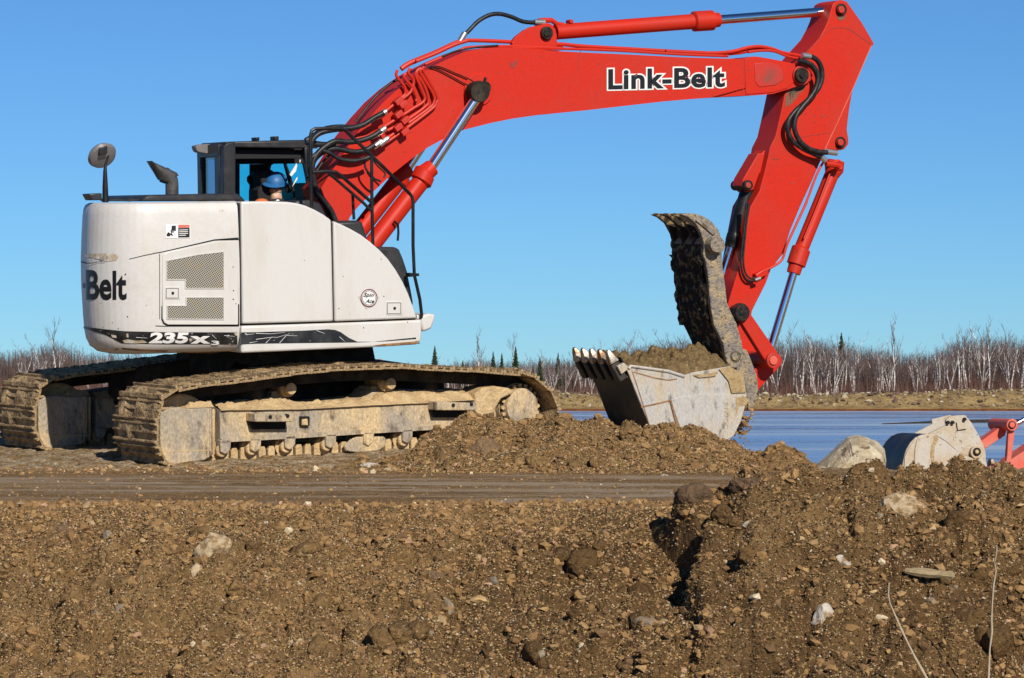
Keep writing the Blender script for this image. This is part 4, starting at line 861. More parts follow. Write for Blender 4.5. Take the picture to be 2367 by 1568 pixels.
# ---- steel pipes along the boom
def pipe(name, k, pts, r, y, m, parent, sp=5, n=8): 
    P = P3(k, pts, y); return MB().tube(spline(P, sp) if sp else P, r, n).build(name, m, parent)
PY = BY-.05
pipe('pipe', 'z5', [(740, 418), (860, 370), (980, 315), (1075, 282), (1130, 276), (1400, 287), (1742, 306)], .019, -.12, 'red', boom, 3)
pipe('pipe', 'E', [(0, 402), (420, 408), (640, 428), (1150, 458), (1700, 487), (2030, 496), (2200, 470), (2340, 452)], .019, -.12, 'red', boom, 3)
pipe('pipe', 'E', [(0, 440), (500, 452), (1000, 470), (1560, 504), (2000, 520)], .014, -.2, 'red', boom, 3)
pipe('pipe', 'z5', [(800, 440), (930, 385), (1040, 342), (1110, 322), (1400, 316), (1742, 328)], .014, -.2, 'red', boom, 3)
pipe('pipe', 'z6', [(0, 350), (300, 362), (450, 352), (560, 325), (640, 318), (720, 332), (800, 360), (900, 378), (945, 388)], .018, -.15, 'red', boom, 3)
pipe('pipe', 'z6', [(560, 355), (650, 345), (740, 350), (830, 385), (900, 398)], .014, -.22, 'red', boom, 3)
pipe('pipe', 'z5', [(640, 470), (700, 430), (860, 365), (1000, 300), (1030, 288)], .026, -.05, 'red', boom, 3)
for pts in ([(614, 478), (608, 520), (662, 590), (668, 640), (640, 665)],
            [(700, 465), (690, 500), (725, 545), (712, 610), (680, 650), (600, 705), (520, 770)],
            [(760, 470), (738, 510), (775, 600), (800, 680), (720, 740), (560, 840), (430, 920), (330, 945)],
            [(775, 465), (745, 500), (800, 590), (826, 680), (800, 730), (660, 830), (545, 890)],
            [(790, 470), (770, 495), (858, 640), (862, 700), (820, 745), (660, 860), (520, 960)],
            [(800, 462), (790, 480), (884, 650), (880, 700), (845, 745), (660, 885), (535, 975)],
            [(672, 500), (660, 530), (712, 590), (745, 660), (740, 690)]):
    P = P3('z5', pts, PY); MB().tube(spline(P, 5), .0155, 8).build('pipe', 'red', boom)
for c in ((648, 712), (662, 820), (660, 898), (618, 690), (618, 780), (615, 868)):
    p = L('z5', [c], PY-.02)[0]; MB().obox(p, Vector((.035, 0, .025)), Vector((0, .045, 0)), Vector((-.015, 0, .022))).build('pipe_clamp', 'reddull', boom, bevel=.006)
for pts in ([(820, 455), (900, 455), (1010, 500), (1105, 540), (1155, 575)], [(820, 458), (880, 470), (980, 520), (1090, 580), (1140, 585)]):
    pipe('grease_line', 'z5', pts, .006, BY-.02, 'blackp', boom)
# ---- hoses at the boom foot and top
HY = -.42
for k, pts, r, y in (
    ('z5', [(520, 770), (460, 800), (380, 850), (300, 872), (210, 880), (120, 895), (60, 925), (25, 985), (15, 1080), (30, 1220), (70, 1330), (130, 1400), (170, 1500), (180, 1580)], .026, HY),
    ('z5', [(500, 892), (440, 930), (370, 955), (280, 968), (190, 962), (120, 1000), (60, 1060), (35, 1150), (60, 1280), (110, 1360), (160, 1430), (200, 1520)], .026, HY-.05),
    ('z5', [(460, 985), (400, 1022), (330, 1035), (250, 1022), (180, 1012), (110, 1035), (50, 1090), (20, 1180)], .026, HY),
    ('z5', [(440, 1060), (380, 1085), (310, 1095), (220, 1082), (150, 1040), (90, 1030), (30, 1075)], .02, HY-.05),
    ('z5', [(300, 870), (200, 868), (110, 885), (40, 930), (-10, 960)], .028, HY+.1),
    ('z5', [(-10, 965), (60, 980), (140, 985), (220, 960)], .028, HY+.1),
    ('z5', [(390, 1095), (400, 1150), (450, 1210), (500, 1235)], .011, HY), ('z5', [(450, 1090), (480, 1130), (530, 1180), (520, 1210)], .009, HY),
    ('z5', [(1042, 266), (1100, 210), (1165, 145), (1240, 104), (1310, 96), (1390, 116), (1470, 148), (1565, 156)], .021, -.05),
    ('z5', [(330, 830), (400, 740), (470, 655), (560, 575), (620, 540)], .012, -.22), ('z5', [(240, 940), (180, 1020), (110, 1100), (60, 1170)], .013, -.35),
    ('z5', [(920, 385), (1000, 352), (1080, 335), (1180, 320), (1300, 310)], .008, -.22)):
    P = P3(k, pts, y); MB().tube(spline(P, 6), r, 10).build('hose', 'rubber', EX)
for c in ((505, 778, .5), (500, 895, .55), (475, 985, .6), (520, 965, .6), (1055, 258, 1.0), (1580, 153, .0)):
    p = L('z5', [(c[0], c[1])], HY+.05 if c[0] < 900 else -.05)[0]; d = Vector((math.cos(c[2]), 0, math.sin(c[2])))*.055
    MB().cyl(p-d, p+d, .03, 12).build('hose_fitting', 'steelfit', EX)
# ---- hydraulic cylinders
def cylinder(name, k, pts, y, rb, rr, eye=None, F=None, m='red', rodm='chrome', rc=None, sc=None):
    """pts: base end, collar start, collar end, barrel end, rod end"""
    P = P3(k, pts, y, F); rc = rc or rb*1.3
    b = MB().cyl(P[0], P[1], rb, 24).build(name, m, EX, bevel=.006)
    MB().tube([P[1]+(P[0]-P[1]).normalized()*.02, P[1], P[2], P[2]+(P[3]-P[2])*.1, P[3]], [rb, rc, rc, rb*1.02, rb*.95], 24).build('collar', m, b)
    MB().cyl(P[3]-(P[3]-P[2]).normalized()*.03, P[4], rr, 20).build('rod', rodm, b)
    return b, P
k_ = .3397/242
ac, P = cylinder('arm_cylinder', 'u', [(1283, 74.5), (1604, 50), (1646, 47.5), (1661, 46), (1912, 27)], 0, .076, .047, rc=.102)
pin('eye', 'u', (1266, 74), .085, -.10, .10, 'red', ac)
pin('port', 'E', (555, 200), .022, -.05, .05, 'red', ac)
MB().tube(P3('E', [(250, 195), (300, 188), (370, 190), (420, 225), (480, 235)], -.02), .026, 8).build('port_pipe', 'red', ac)
pin('eye', 'u', (1935, 24), .085, -.10, .10, 'reddull', ac)
for y in (-.36, .22):
    bc, P = cylinder('boom_cylinder', 'z5', [(430, 1680), (775, 1235), (800, 1180), (850, 1140), (1165, 650)], y, .085, .05, rc=.11) if y < 0 else (None, None)
    if y > 0:
        b1 = L('z5', [(430, 1680)], -.36)[0]
        o = bc0.copy(); COL.objects.link(o); o.location.y += .58
        for ch in [c_ for c_ in bpy.data.objects if c_.parent == bc0]:
            c2 = ch.copy(); COL.objects.link(c2); c2.parent = o
    else: bc0 = bc
pin('eye', 'z5', (1180, 625), .10, -.43, -.29, 'under', bc0)
MB().tube(P3('z2', [(845, 650), (870, 672), (872, 720), (868, 770)], -.48), .012, 8).build('band', 'blackp', bc0)
# ---- stick (arm)
SY = -.19
sp = q('z6', [(1128, 60), (1140, 25), (1165, 8), (1200, 0), (1235, 12), (1262, 50), (1340, 160), (1420, 298), (1395, 330), (1340, 455), (1275, 605), (1250, 750), (1235, 880), (1246, 950), (1244, 985), (1215, 1018), (1180, 1025), (1110, 1015), (1075, 1060), (1050, 1110), (990, 1250), (920, 1400), (850, 1568)])
sp += q('z7', [(1035, 300), (960, 395), (930, 480), (880, 580), (845, 650), (838, 690), (810, 725), (780, 735), (745, 722), (718, 690), (700, 640), (695, 610), (735, 480), (768, 370), (800, 190), (835, 10)])
sp += q('z6', [(640, 1300), (672, 1180), (700, 1060), (712, 1000), (748, 930), (785, 770), (812, 640), (860, 520), (920, 400), (960, 355), (1045, 262), (1085, 190), (1110, 130)])
stick = MB().prism(X('u', sp, SY), SY, .19).build('stick', 'red', EX, bevel=.008)
ribbon('weld_seam', 'z6', [(960, 360), (1040, 270), (1110, 205), (1160, 190), (1210, 190), (1260, 205), (1320, 245), (1395, 300)], 1.6, plane_fn(SY-.003), 'redstain', stick)
ribbon('weld_seam', 'z6', [(915, 935), (1000, 922), (1120, 902)], 1.2, plane_fn(SY-.003), 'redstain', stick)
MB().tube(P3('z6', [(1400, 312), (1275, 600), (1190, 790), (1085, 1015)], SY-.004), .006, 6).build('weld_bead', 'palered', stick)
for c, r, y in (((1200, 66), 40, SY-.04), ((1195, 970), 38, SY-.04)):
    pin('boss', 'z6', c, r*.3397*su2, y+.015, SY+.01, 'under', stick); pin('pin', 'z6', c, r*.6*.3397*su2, y-.02, .24, 'reddull', stick)
pin('boss', 'z7', (775, 668), 62*.3774/218, SY-.03, .22, 'under', stick); pin('pin', 'z7', (787, 665), 46*.3774/218, SY-.16, .28, 'pin', stick); pin('pin', 'z7', (787, 665), 15*.3774/218, SY-.17, .28, 'blackp', stick)
M['smear'] = mat('grease_smear', (.14, .09, .05), (.30, .04, .02), rough=.6, scale=18, bump=.1)
decal('grease_smear', 'z6', [(820, 630), (905, 600), (960, 590), (900, 660), (850, 720), (815, 730)], plane_fn(SY-.003), 'smear', stick)
decal('grease_smear', 'z6', [(1165, 112), (1235, 108), (1215, 135), (1180, 140)], plane_fn(SY-.003), 'smear', stick)
for c in ((1070, 790, 14), (1012, 790, 8), (1110, 700, 5), (1020, 830, 7), (880, 1110, 8), (820, 1025, 5), (955, 775, 6), (1210, 665, 6), (1300, 330, 5), (1190, 290, 4)):
    x, y, r = c; decal('chip', 'z6', [(x-r, y), (x, y-r*.8), (x+r, y+.2*r), (x+.2*r, y+r)], plane_fn(SY-.003), 'redstain', stick)
rc = random.Random(5)
for k_i in range(46):
    on_b = k_i < 28; uu = rc.uniform(960, 1700) if on_b else rc.uniform(1790, 1920); vv = (np.interp(uu, [960, 1200, 1700], [190, 175, 165])+rc.uniform(-45, 60)) if on_b else rc.uniform(120, 480)
    if not on_b: uu = np.interp(vv, [120, 480], [1900, 1790])+rc.uniform(-35, 35)
    if on_b and 1390 < uu < 1690 and 145 < vv < 215: continue
    r = rc.uniform(.8, 2.4); decal('chip', 'u', [(uu-r, vv), (uu+rc.uniform(-.3, .3)*r, vv-r), (uu+r*rc.uniform(.6, 2), vv+.2*r), (uu+.2*r, vv+r*.8)], plane_fn((BY if on_b else SY)-.003), rc.choice(['redstain', 'reddull', 'smear']), boom if on_b else stick)
decal('grease_smear', 'z6', [(890, 560), (960, 575), (940, 600), (880, 640), (850, 690), (838, 640)], plane_fn(SY-.003), 'smear', stick)
# hoses on the stick
for k, pts, r, y in (('z6', [(940, 384), (985, 385), (1030, 410), (1058, 460), (1064, 530), (1035, 610), (970, 680), (890, 750), (838, 820), (832, 890), (865, 960), (930, 1010), (1010, 1048), (1075, 1078)], .026, SY-.10),
                     ('z6', [(905, 412), (960, 425), (1010, 460), (1036, 520), (1022, 600), (980, 670), (920, 740), (885, 800), (876, 870), (905, 950), (970, 1010), (1050, 1036), (1100, 1038)], .026, SY-.13),
                     ('z7', [(810, -10), (800, 100), (790, 200), (778, 300), (776, 370), (790, 430), (820, 465), (865, 462)], .012, SY-.05),
                     ('z7', [(822, -10), (808, 130), (796, 250), (790, 340), (800, 410), (830, 450), (880, 445)], .010, SY-.05)):
    MB().tube(spline(P3(k, pts, y), 6), r, 10).build('hose', 'rubber', stick)
for k, a, b in (('z6', (930, 378), (985, 386)), ('z6', (1075, 1030), (1165, 1042)), ('z6', (1060, 1070), (1090, 1095)), ('z7', (862, 462), (895, 450))):
    pa, pb = P3(k, [a, b], SY-.11); MB().cyl(pa, pb, .03 if k == 'z6' else .016, 12).build('hose_fitting', 'steelfit', stick)
pipe('pipe', 'z6', [(880, 1545), (960, 1370), (1020, 1210), (1070, 1110), (1100, 1085)], .013, SY-.05, 'red', stick, 3)
pipe('pipe', 'z7', [(1180, -20), (1120, 110), (1060, 240), (1035, 320), (1015, 350), (960, 385), (905, 410), (870, 435)], .014, SY-.05, 'red', stick, 3)
MB().prism(X('z7', [(862, 425), (925, 392), (950, 400), (935, 430), (880, 458)], SY-.06), SY-.06, SY).build('pipe_bracket', 'red', stick, bevel=.005)
MB().tube(P3('z6', [(1090, 1115), (1130, 1120), (1170, 1125), (1185, 1140)], SY-.02), .03, 8).build('port_pipe', 'red', stick)
# ---- bucket cylinder
kc, P = cylinder('bucket_cylinder', 'u', [(1929, 388), (1852, 576), (1840, 612), (1834, 632), (1781, 808)], -.03, .074, .043, rc=.098)
MB().tube(P3('u', [(1932, 372), (1928, 392), (1922, 408)], -.03), [.09, .10, .07], 16).build('cylinder_end', 'red', kc)
pipe('port_pipe', 'z6', [(1100, 1095), (1140, 1105), (1180, 1100), (1195, 1145), (1150, 1150)], .02, -.12, 'red', kc)
pipe('side_pipe', 'u', [(1918, 402), (1888, 480), (1858, 552)], .010, -.12, 'red', kc, 0)
# ---- bucket linkage
def bar(k, a, b, wa, wb, y0, y1, name, m, parent, dark=True):
    A, B = [Vector(p) for p in q(k, [a, b])]; t = (B-A).normalized(); n = Vector((-t.y, t.x)); pts = []
    for c, w_, s in ((A, wa, 1), (B, wb, -1)):
        for i in range(9):
            an = math.pi*i/8; d = n*math.cos(an)*s*w_-t*math.sin(an)*s*w_; pts.append(tuple(c+d))
    return MB().prism(X('u', pts, y0), y0, y1).build(name, m, parent, bevel=.006)
link = bar('z7', (790, 668), (978, 955), 14, 17, -.30, -.22, 'side_link', 'red', EX); 
bar('z7', (700, 690), (880, 965), 13, 16, .22, .29, 'side_link', 'red', EX)
pin('pin', 'z7', (978, 955), 46*.3774/218, -.34, .33, 'reddull', link); pin('pin', 'z7', (978, 955), 26*.3774/218, -.36, .33, 'palered', link); 
bar('z7', (978, 955), (800, 1150), 19, 19, -.13, .13, 'bucket_link', 'red', EX)
# ---- bucket
B0, B1 = -.42, .46
floor_pts = [(42, 935), (75, 1010), (120, 1115), (165, 1225), (205, 1330), (232, 1400), (270, 1455), (340, 1500), (440, 1530), (560, 1530), (660, 1490), (730, 1420), (775, 1330), (800, 1240), (812, 1160), (795, 1045), (712, 990)]
FP = X('z7', floor_pts, B0)
cen = Vector((sum(p[0] for p in FP)/len(FP), sum(p[1] for p in FP)/len(FP)))
inn = [tuple(Vector(p)+(cen-Vector(p)).normalized()*.03) for p in FP]
bk = MB().prism(FP+inn[::-1], B0+.012, B1-.012).build('bucket', 'bucketdark', EX, smooth=50); 
side_pts = [(85, 990), (100, 982), (330, 1012), (330, 1020), (430, 1045), (480, 1028), (710, 990), (792, 1040), (812, 1165), (800, 1245), (775, 1330), (730, 1420), (660, 1488), (560, 1528), (440, 1526), (340, 1496), (270, 1450), (234, 1395), (207, 1330), (120, 1115), (78, 1012)]
for y0, y1 in ((B0, B0+.03), (B1-.03, B1)):
    x2 = X('z7', side_pts, B0); s_ = MB().prism(x2, y0, y1).build('side_plate', 'bucket', bk, bevel=.006)
    if y0 == B0: sideA = s_
sb = MB()
sb.prism(X('z7', [(345, 1190), (520, 1158), (800, 1165), (812, 1165), (800, 1245), (775, 1330), (730, 1420), (640, 1470), (420, 1420)], B0-.014), B0-.014, B0+.002); sb.build('wear_plate', 'bucket', bk, bevel=.006)
ribbon('weld_seam', 'z7', [(165, 1240), (250, 1222), (340, 1200)], 3.5, plane_fn(B0-.004), 'weld', bk); ribbon('weld_seam', 'z7', [(345, 1195), (372, 1300), (410, 1420)], 4.0, plane_fn(B0-.017), 'weld', bk)
ribbon('weld_seam', 'z7', [(110, 1020), (140, 1110), (200, 1300), (222, 1370)], 2.2, plane_fn(B0-.004), 'weld', bk); ribbon('weld_seam', 'z7', [(118, 1025), (250, 1062), (330, 1075), (385, 1068)], 2.6, plane_fn(B0-.004), 'weld', bk)
MB().tube(P3('z7', [(88, 1005), (100, 988), (330, 1020), (430, 1052)], B0-.005), .016, 8).build('rim_bead', 'bucket', bk)
MB().prism(X('z7', [(20, 990), (60, 968), (84, 990), (80, 1012), (45, 1040)], B0-.02), B0-.02, B0+.03).build('side_cutter', 'bucket', bk, bevel=.006)
# mud patches on the side plate
M['mudpatch'] = mat('mud_patch', (.42, .30, .15), (.33, .22, .10), rough=.95, scale=12, bump=.6)
for pg in ([(640, 1005), (712, 992), (790, 1040), (808, 1150), (720, 1155), (700, 1080)], [(745, 1180), (800, 1175), (830, 1200), (805, 1230), (765, 1235), (745, 1300)], [(640, 1020), (560, 1040), (480, 1040), (520, 1060), (620, 1050)]):
    decal('mud_patch', 'z7', pg, plane_fn(B0-.018), 'mudpatch', bk)
text_on('casting_mark', 'JHVTOC', q('z7', [(698, 1205), (698, 1372), (668, 1372), (668, 1205)]), plane_fn(B0-.019), 'mudsteel', bk, off=.01)
# teeth
tA = Vector(q('D', [(1795, 440)])[0]); dirt = Vector(q('D', [(1745, 338)])[0])-tA; tp = loc(FH, tA.x, tA.y, B0); tq = loc(FH, tA.x+dirt.x, tA.y+dirt.y, B0); td = (tq-tp); tn = Vector((td.z, 0, -td.x)).normalized()
for i in range(5):
    y = B0+.07+i*(B1-B0-.14)/4; b = tp+Vector((0, y-B0, 0))-td*.9; w_ = .055; sec = []
    for t, wy, hh in ((-.3, .060, .045), (.95, .044, .05), (1.0, .052, .052), (1.3, .046, .042), (1.65, .034, .028), (1.86, .024, .016), (1.95, .014, .008)):
        c = b+td*t; sec.append([c+Vector((0, sy*wy, 0))+tn*sz*hh for sy, sz in ((-1, -1), (1, -1), (1, 1), (-1, 1))])
    mbA = MB(); 
    def loft(mb, secs):
        v = [p for s_ in secs for p in s_]; n = 4; mb.add(v, [tuple(range(3, -1, -1)), tuple((len(secs)-1)*4+k for k in range(4))]+[(j*4+k, j*4+(k+1) % 4, (j+1)*4+(k+1) % 4, (j+1)*4+k) for j in range(len(secs)-1) for k in range(4)])
    loft(mbA, sec[2:]); ot = mbA.build('tooth', 'tooth', bk, bevel=.008)
    ad = MB(); loft(ad, sec[:2]); ad.build('tooth_adapter', 'bucketdark', bk, bevel=.008)
# ears joining bucket and stick
er = X('z7', [(700, 1000), (690, 930), (705, 890), (745, 870), (790, 890), (812, 940), (850, 1040), (860, 1130), (835, 1230), (800, 1260), (780, 1100)], -.16)
for y in (-.24, .16): MB().prism(er, y, y+.05).build('bucket_ear', 'thumb', bk, bevel=.01)
pin('pin', 'z7', (742, 932), 40*.3774/216, -.30, .28, 'thumb', bk); pin('pin', 'z7', (742, 932), 22*.3774/216, -.32, .28, 'thumb', bk)
# mud crumbs hanging on the heel of the bucket
def lumps(name, k, pts, y, r, m, parent, n=40, seed=3, ysp=.3):
    rn = np.random.default_rng(seed); P = P3(k, pts, y); c = np.array([P[rn.integers(len(P))]+Vector((rn.normal(0, .03), rn.uniform(-.05, ysp), rn.normal(0, .03))) for _ in range(n)])
    rr = r*rn.uniform(.4, 1.2, n); o = stones(name, c[:, 0], c[:, 1], c[:, 2], rr, palette(n, P1)*1.2); o.parent = parent; o['kind'] = 'stuff'; return o
lumps('clinging_mud', 'z7', [(790, 1200), (812, 1230), (780, 1270), (770, 1320), (800, 1340), (825, 1380), (765, 1390), (835, 1290)], B0+.05, .035, 'stones', bk, 60, 5)
# ---- thumb: four curved tines joined by a web
near_front = [(545, 300), (552, 240), (535, 180), (500, 115), (455, 78), (415, 62), (440, 52), (500, 55), (555, 75), (600, 105), (640, 155), (662, 215), (660, 300), (668, 400), (684, 520), (692, 600), (712, 650), (748, 720), (785, 850), (792, 930), (760, 1000), (700, 1000), (682, 930), (668, 850), (640, 790), (612, 735), (596, 650), (586, 560), (578, 450), (562, 350)]
T0 = -.30; txz = X('z7', near_front, T0); tys = [T0, T0+.21, T0+.42, T0+.63]
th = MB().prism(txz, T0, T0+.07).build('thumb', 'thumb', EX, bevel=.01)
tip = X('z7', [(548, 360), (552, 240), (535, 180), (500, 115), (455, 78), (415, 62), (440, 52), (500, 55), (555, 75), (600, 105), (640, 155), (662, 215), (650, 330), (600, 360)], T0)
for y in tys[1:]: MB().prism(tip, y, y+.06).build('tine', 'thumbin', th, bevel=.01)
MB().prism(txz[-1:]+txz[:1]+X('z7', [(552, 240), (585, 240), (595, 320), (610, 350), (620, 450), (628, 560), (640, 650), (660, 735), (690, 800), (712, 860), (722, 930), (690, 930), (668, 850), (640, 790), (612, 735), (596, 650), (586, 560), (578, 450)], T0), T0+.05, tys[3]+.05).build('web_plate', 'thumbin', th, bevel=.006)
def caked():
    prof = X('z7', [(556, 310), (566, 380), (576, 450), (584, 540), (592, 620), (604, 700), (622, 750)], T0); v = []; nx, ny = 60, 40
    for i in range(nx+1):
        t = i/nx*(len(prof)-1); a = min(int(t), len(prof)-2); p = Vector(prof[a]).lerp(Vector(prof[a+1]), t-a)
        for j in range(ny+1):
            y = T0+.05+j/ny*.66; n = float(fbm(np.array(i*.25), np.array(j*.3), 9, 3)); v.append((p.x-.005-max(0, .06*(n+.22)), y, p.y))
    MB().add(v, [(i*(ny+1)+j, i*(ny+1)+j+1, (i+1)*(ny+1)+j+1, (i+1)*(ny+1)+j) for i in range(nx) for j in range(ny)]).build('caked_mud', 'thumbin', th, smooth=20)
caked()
pin('boss', 'z7', (625, 248), 56*.3774/218, T0-.03, tys[3]+.05, 'thumb', th); pin('pin', 'z7', (632, 246), 44*.3774/218, T0-.13, tys[3]+.1, 'thumb', th)
MB().prism(X('z7', [(500, 95), (520, 85), (620, 178), (612, 190)], T0-.02), T0-.02, T0+.01).build('rib', 'tooth', th)
# thumb cylinder and bracket
br = MB().prism(X('z6', [(690, 1010), (655, 1045), (630, 1045), (530, 1215), (515, 1265), (560, 1310), (600, 1290), (640, 1180), (672, 1180)], -.10), -.10, .10).build('thumb_bracket', 'red', EX, bevel=.008)
pin('pin', 'z6', (566, 1262), 34*.3397*su2, -.15, .14, 'pin', br); pin('pin', 'z6', (566, 1262), 20*.3397*su2, -.17, .14, 'reddull', br)
tc_, P = cylinder('thumb_cylinder', 'u', [(1729, 436), (1698, 545), (1694, 560), (1690, 572), (1668, 640)], 0, .075, .04, m='blackp', rc=.08)
# ---- undercarriage (turned a little against the house)
UC = lambda k, pts, y: X(k, pts, y, FUN)
def U(o):
    o.matrix_parent_inverse = Matrix(); o.rotation_euler = (0, 0, R(9)); return o
TY0, TY1 = -1.6, -.80
lp = q('u', [(395, 909), (440, 897), (500, 888), (575, 880), (640, 870), (711, 861), (776, 855), (841, 851.5), (922, 850), (1020, 855), (1117, 860), (1182, 865), (1222, 867), (1245, 879), (1266, 895), (1279, 914), (1288, 938), (1290, 962), (1282, 990), (1262, 1014), (1232, 1030), (1180, 1036), (900, 1053), (600, 1071), (450, 1079), (405, 1077), (380, 1062), (368, 1035), (365, 1000), (368, 960), (378, 930)])
LP = [Vector(p) for p in X('u', lp, TY0, FUN)]
LP.append(LP[0]); seg = [(b-a).length for a, b in zip(LP, LP[1:])]; tot = sum(seg); NS = round(tot/.19)
def at(s):
    s = s % tot; i = 0
    while s > seg[i]: s -= seg[i]; i += 1
    return LP[i].lerp(LP[i+1], s/seg[i])
def shoe_mesh():
    mb = MB(); h = .19/2; g = []
    pr = [(-h-.012, -.012), (-h-.012, .006), (-h+.006, .034), (-h+.018, .034), (-h+.028, .006), (-.012, .006), (-.006, .03), (.008, .03), (.016, .006), (h-.035, .006), (h-.027, .030), (h-.015, .030), (h-.006, .004), (h+.004, -.004), (h, -.012)]
    mb.prism(pr, 0, TY1-TY0)
    return mb
sm = shoe_mesh(); lk = MB()
for y in (.27, .47): lk.prism([(-.105, -.012), (-.11, -.06), (-.085, -.11), (.085, -.11), (.11, -.06), (.105, -.012)], y, y+.06)
track = MB()
# chain strip under the shoes as the track part itself, shoes as its sub-parts
LN = 110
for y in (.27, .47):
    a_ = []
    for i in range(LN):
        p = at(tot*i/LN); t = (at(tot*i/LN+.05)-at(tot*i/LN-.05)).normalized(); n = Vector((t.y, -t.x)); a_.append((p, n))
    v = []
    for p, n in a_:
        for d in (.014, .125): 
            for yy in (y, y+.055): c = p+n*d; v.append((c.x, TY0+yy, c.y))
    track.add(v, [f for i in range(LN) for j in [(i+1) % LN] for f in ((4*i, 4*i+1, 4*j+1, 4*j), (4*i+2, 4*i+3, 4*j+3, 4*j+2), (4*i, 4*i+2, 4*j+2, 4*j), (4*i+1, 4*i+3, 4*j+3, 4*j+1))])
trk = U(track.build('crawler_track', 'under', EX, smooth=0))  # chain near-black: the shade beneath the shoes is put into its colour
s0 = None
for i in range(NS):
    s = tot*i/NS; p = at(s); t = (at(s+.095)-at(s-.095)).normalized(); n = Vector((-t.y, t.x))
    if s0 is None: s0 = sm.build('track_shoe', 'shoe', trk, smooth=30); lk0 = None; o = s0
    else: o = s0.copy(); COL.objects.link(o); o.parent = trk
    jt = random.uniform(-.004, .004)
    o.matrix_local = Matrix(((t.x, 0, n.x, p.x+n.x*jt), (0, 1, 0, TY0), (t.y, 0, n.y, p.y+n.y*jt), (0, 0, 0, 1)))
lr = MB()
for i in range(NS):
    s = tot*(i+.5)/NS; p = at(s); t = (at(s+.095)-at(s-.095)).normalized(); n = Vector((t.y, -t.x))
    if t.x < -.9 and p.y < .3:
        for c in (-.047, .047): lr.prism([tuple(p+t*(c+dx)+n*h) for dx, h in ((-.034, .02), (.034, .02), (.034, .10), (.02, .13), (-.02, .13), (-.034, .10))], TY0+.235, TY0+.268)
lr.build('chain_links', 'mud', trk, smooth=0)['kind'] = 'stuff'
# caked mud on the upper run of the belt
def belt_mud(name, parent, seed, s_from, s_to, amp):
    n1 = int((s_to-s_from)/.018); ny = 40; v = []
    for i in range(n1+1):
        s = s_from+(s_to-s_from)*i/n1; p = at(s); t = (at(s+.05)-at(s-.05)).normalized(); n = Vector((-t.y, t.x))
        for j in range(ny+1):
            y = .0+j/ny*.8; k = float(fbm(np.array(s*5), np.array(y*6), seed, 4)); h = .012+amp*(k+.12)*min(1, (y+.02)/.1, (.84-y)/.1)
            e = min(i, n1-i)/6.; h = h if e > 1 else -.01+(h+.01)*e; c = p+n*h; v.append((c.x, TY0+y, c.y))
    return MB().add(v, [(i*(ny+1)+j, (i+1)*(ny+1)+j, (i+1)*(ny+1)+j+1, i*(ny+1)+j+1) for i in range(n1) for j in range(ny)]).build(name, 'shoe', parent, smooth=25)
top_s = sum(seg[:12])
belt_mud('caked_mud', trk, 5, -.55, .95, .085); belt_mud('caked_mud', trk, 6, .95, top_s-.5, .075)
# side frame
FY = -1.46
frm = MB()
lo = X('z4', [(-60, 790), (0, 778), (500, 750), (1000, 718), (1430, 692), (1750, 668)], FY, FUN); mid_ = X('z4', [(-60, 555), (0, 552), (500, 548), (1000, 520), (1430, 500), (1750, 480)], FY, FUN)
up = X('z4', [(-60, 505), (0, 492), (300, 455), (500, 505), (960, 462), (1000, 412), (1200, 405), (1750, 408)], FY+.22, FUN)
xsn = np.linspace(lo[0][0], lo[-1][0], 60)
I_ = lambda P: np.interp(xsn, [p[0] for p in P], [p[1] for p in P])
a1, a2, a3 = I_(lo), I_(mid_), I_(up); v = []
for i, x in enumerate(xsn):
    wv = .012*float(fbm(np.array(x*4), np.array(1.), 3, 3))
    v += [(x, FY+.5, a1[i]), (x, FY, a1[i]), (x, FY, a1[i]+.035), (x, FY+.03, a1[i]+.05), (x, FY+.03+wv, a2[i]+wv), (x, FY+.22, a3[i]+wv*2), (x, FY+.5, a3[i]+.01)]
frm.add(v, [(7*i+j, 7*i+j+1, 7*i+j+8, 7*i+j+7) for i in range(59) for j in range(6)]+[tuple(range(7)), tuple(range(59*7, 59*7+7))])
sf = U(frm.build('track_frame', 'mudsteel', EX, smooth=25))
def lumpy(name, x0, x1, fz, y0, y1, amp, m, parent, seed):
    """dried mud lying on a ledge"""
    n, k = 150, 16; v = []
    for i in range(n+1):
        x = x0+(x1-x0)*i/n; z = fz(x)
        for j in range(k+1):
            t = j/k; y = y0+(y1-y0)*t; h = amp*(.5+1.9*float(fbm(np.array(x*9), np.array(y*14), seed, 4, .65)))*math.sin(math.pi*min(1, t*1.0+.02))
            v.append((x, y, z[0]+(z[1]-z[0])*t+h))
    return MB().add(v, [(i*(k+1)+j, (i+1)*(k+1)+j, (i+1)*(k+1)+j+1, i*(k+1)+j+1) for i in range(n) for j in range(k)]).build(name, m, parent, smooth=25)
lumpy('caked_mud', xsn[0], xsn[-1], lambda x: (float(np.interp(x, xsn, a2)), float(np.interp(x, xsn, a3))), FY+.0, FY+.26, .05, 'mud', sf, 8)
gp = MB().prism(X('z3', [(1482, 745), (1545, 705), (1650, 690), (1760, 700), (1965, 692), (1965, 1140), (1900, 1180), (1600, 1230), (1530, 1190), (1482, 1110)], FY-.05, FUN), FY-.05, FY+.25).build('idler_guard', 'mudsteel', sf, bevel=.015)
for pts in ([(1925, 700), (1925, 1150)], [(1500, 1100), (1960, 1085)]): U_ = ribbon('weld_seam', 'z3', pts, 2.2, plane_fn(FY-.052, FUN), 'mud', gp)
MB().prism(X('z3', [(1965, 700), (1990, 705), (1990, 1130), (1965, 1135)], FY-.03, FUN), FY-.03, FY+.2).build('guard_rib', 'mud', gp, bevel=.006)
idl = L('z3', [(1640, 930)], FY, FUN)[0]
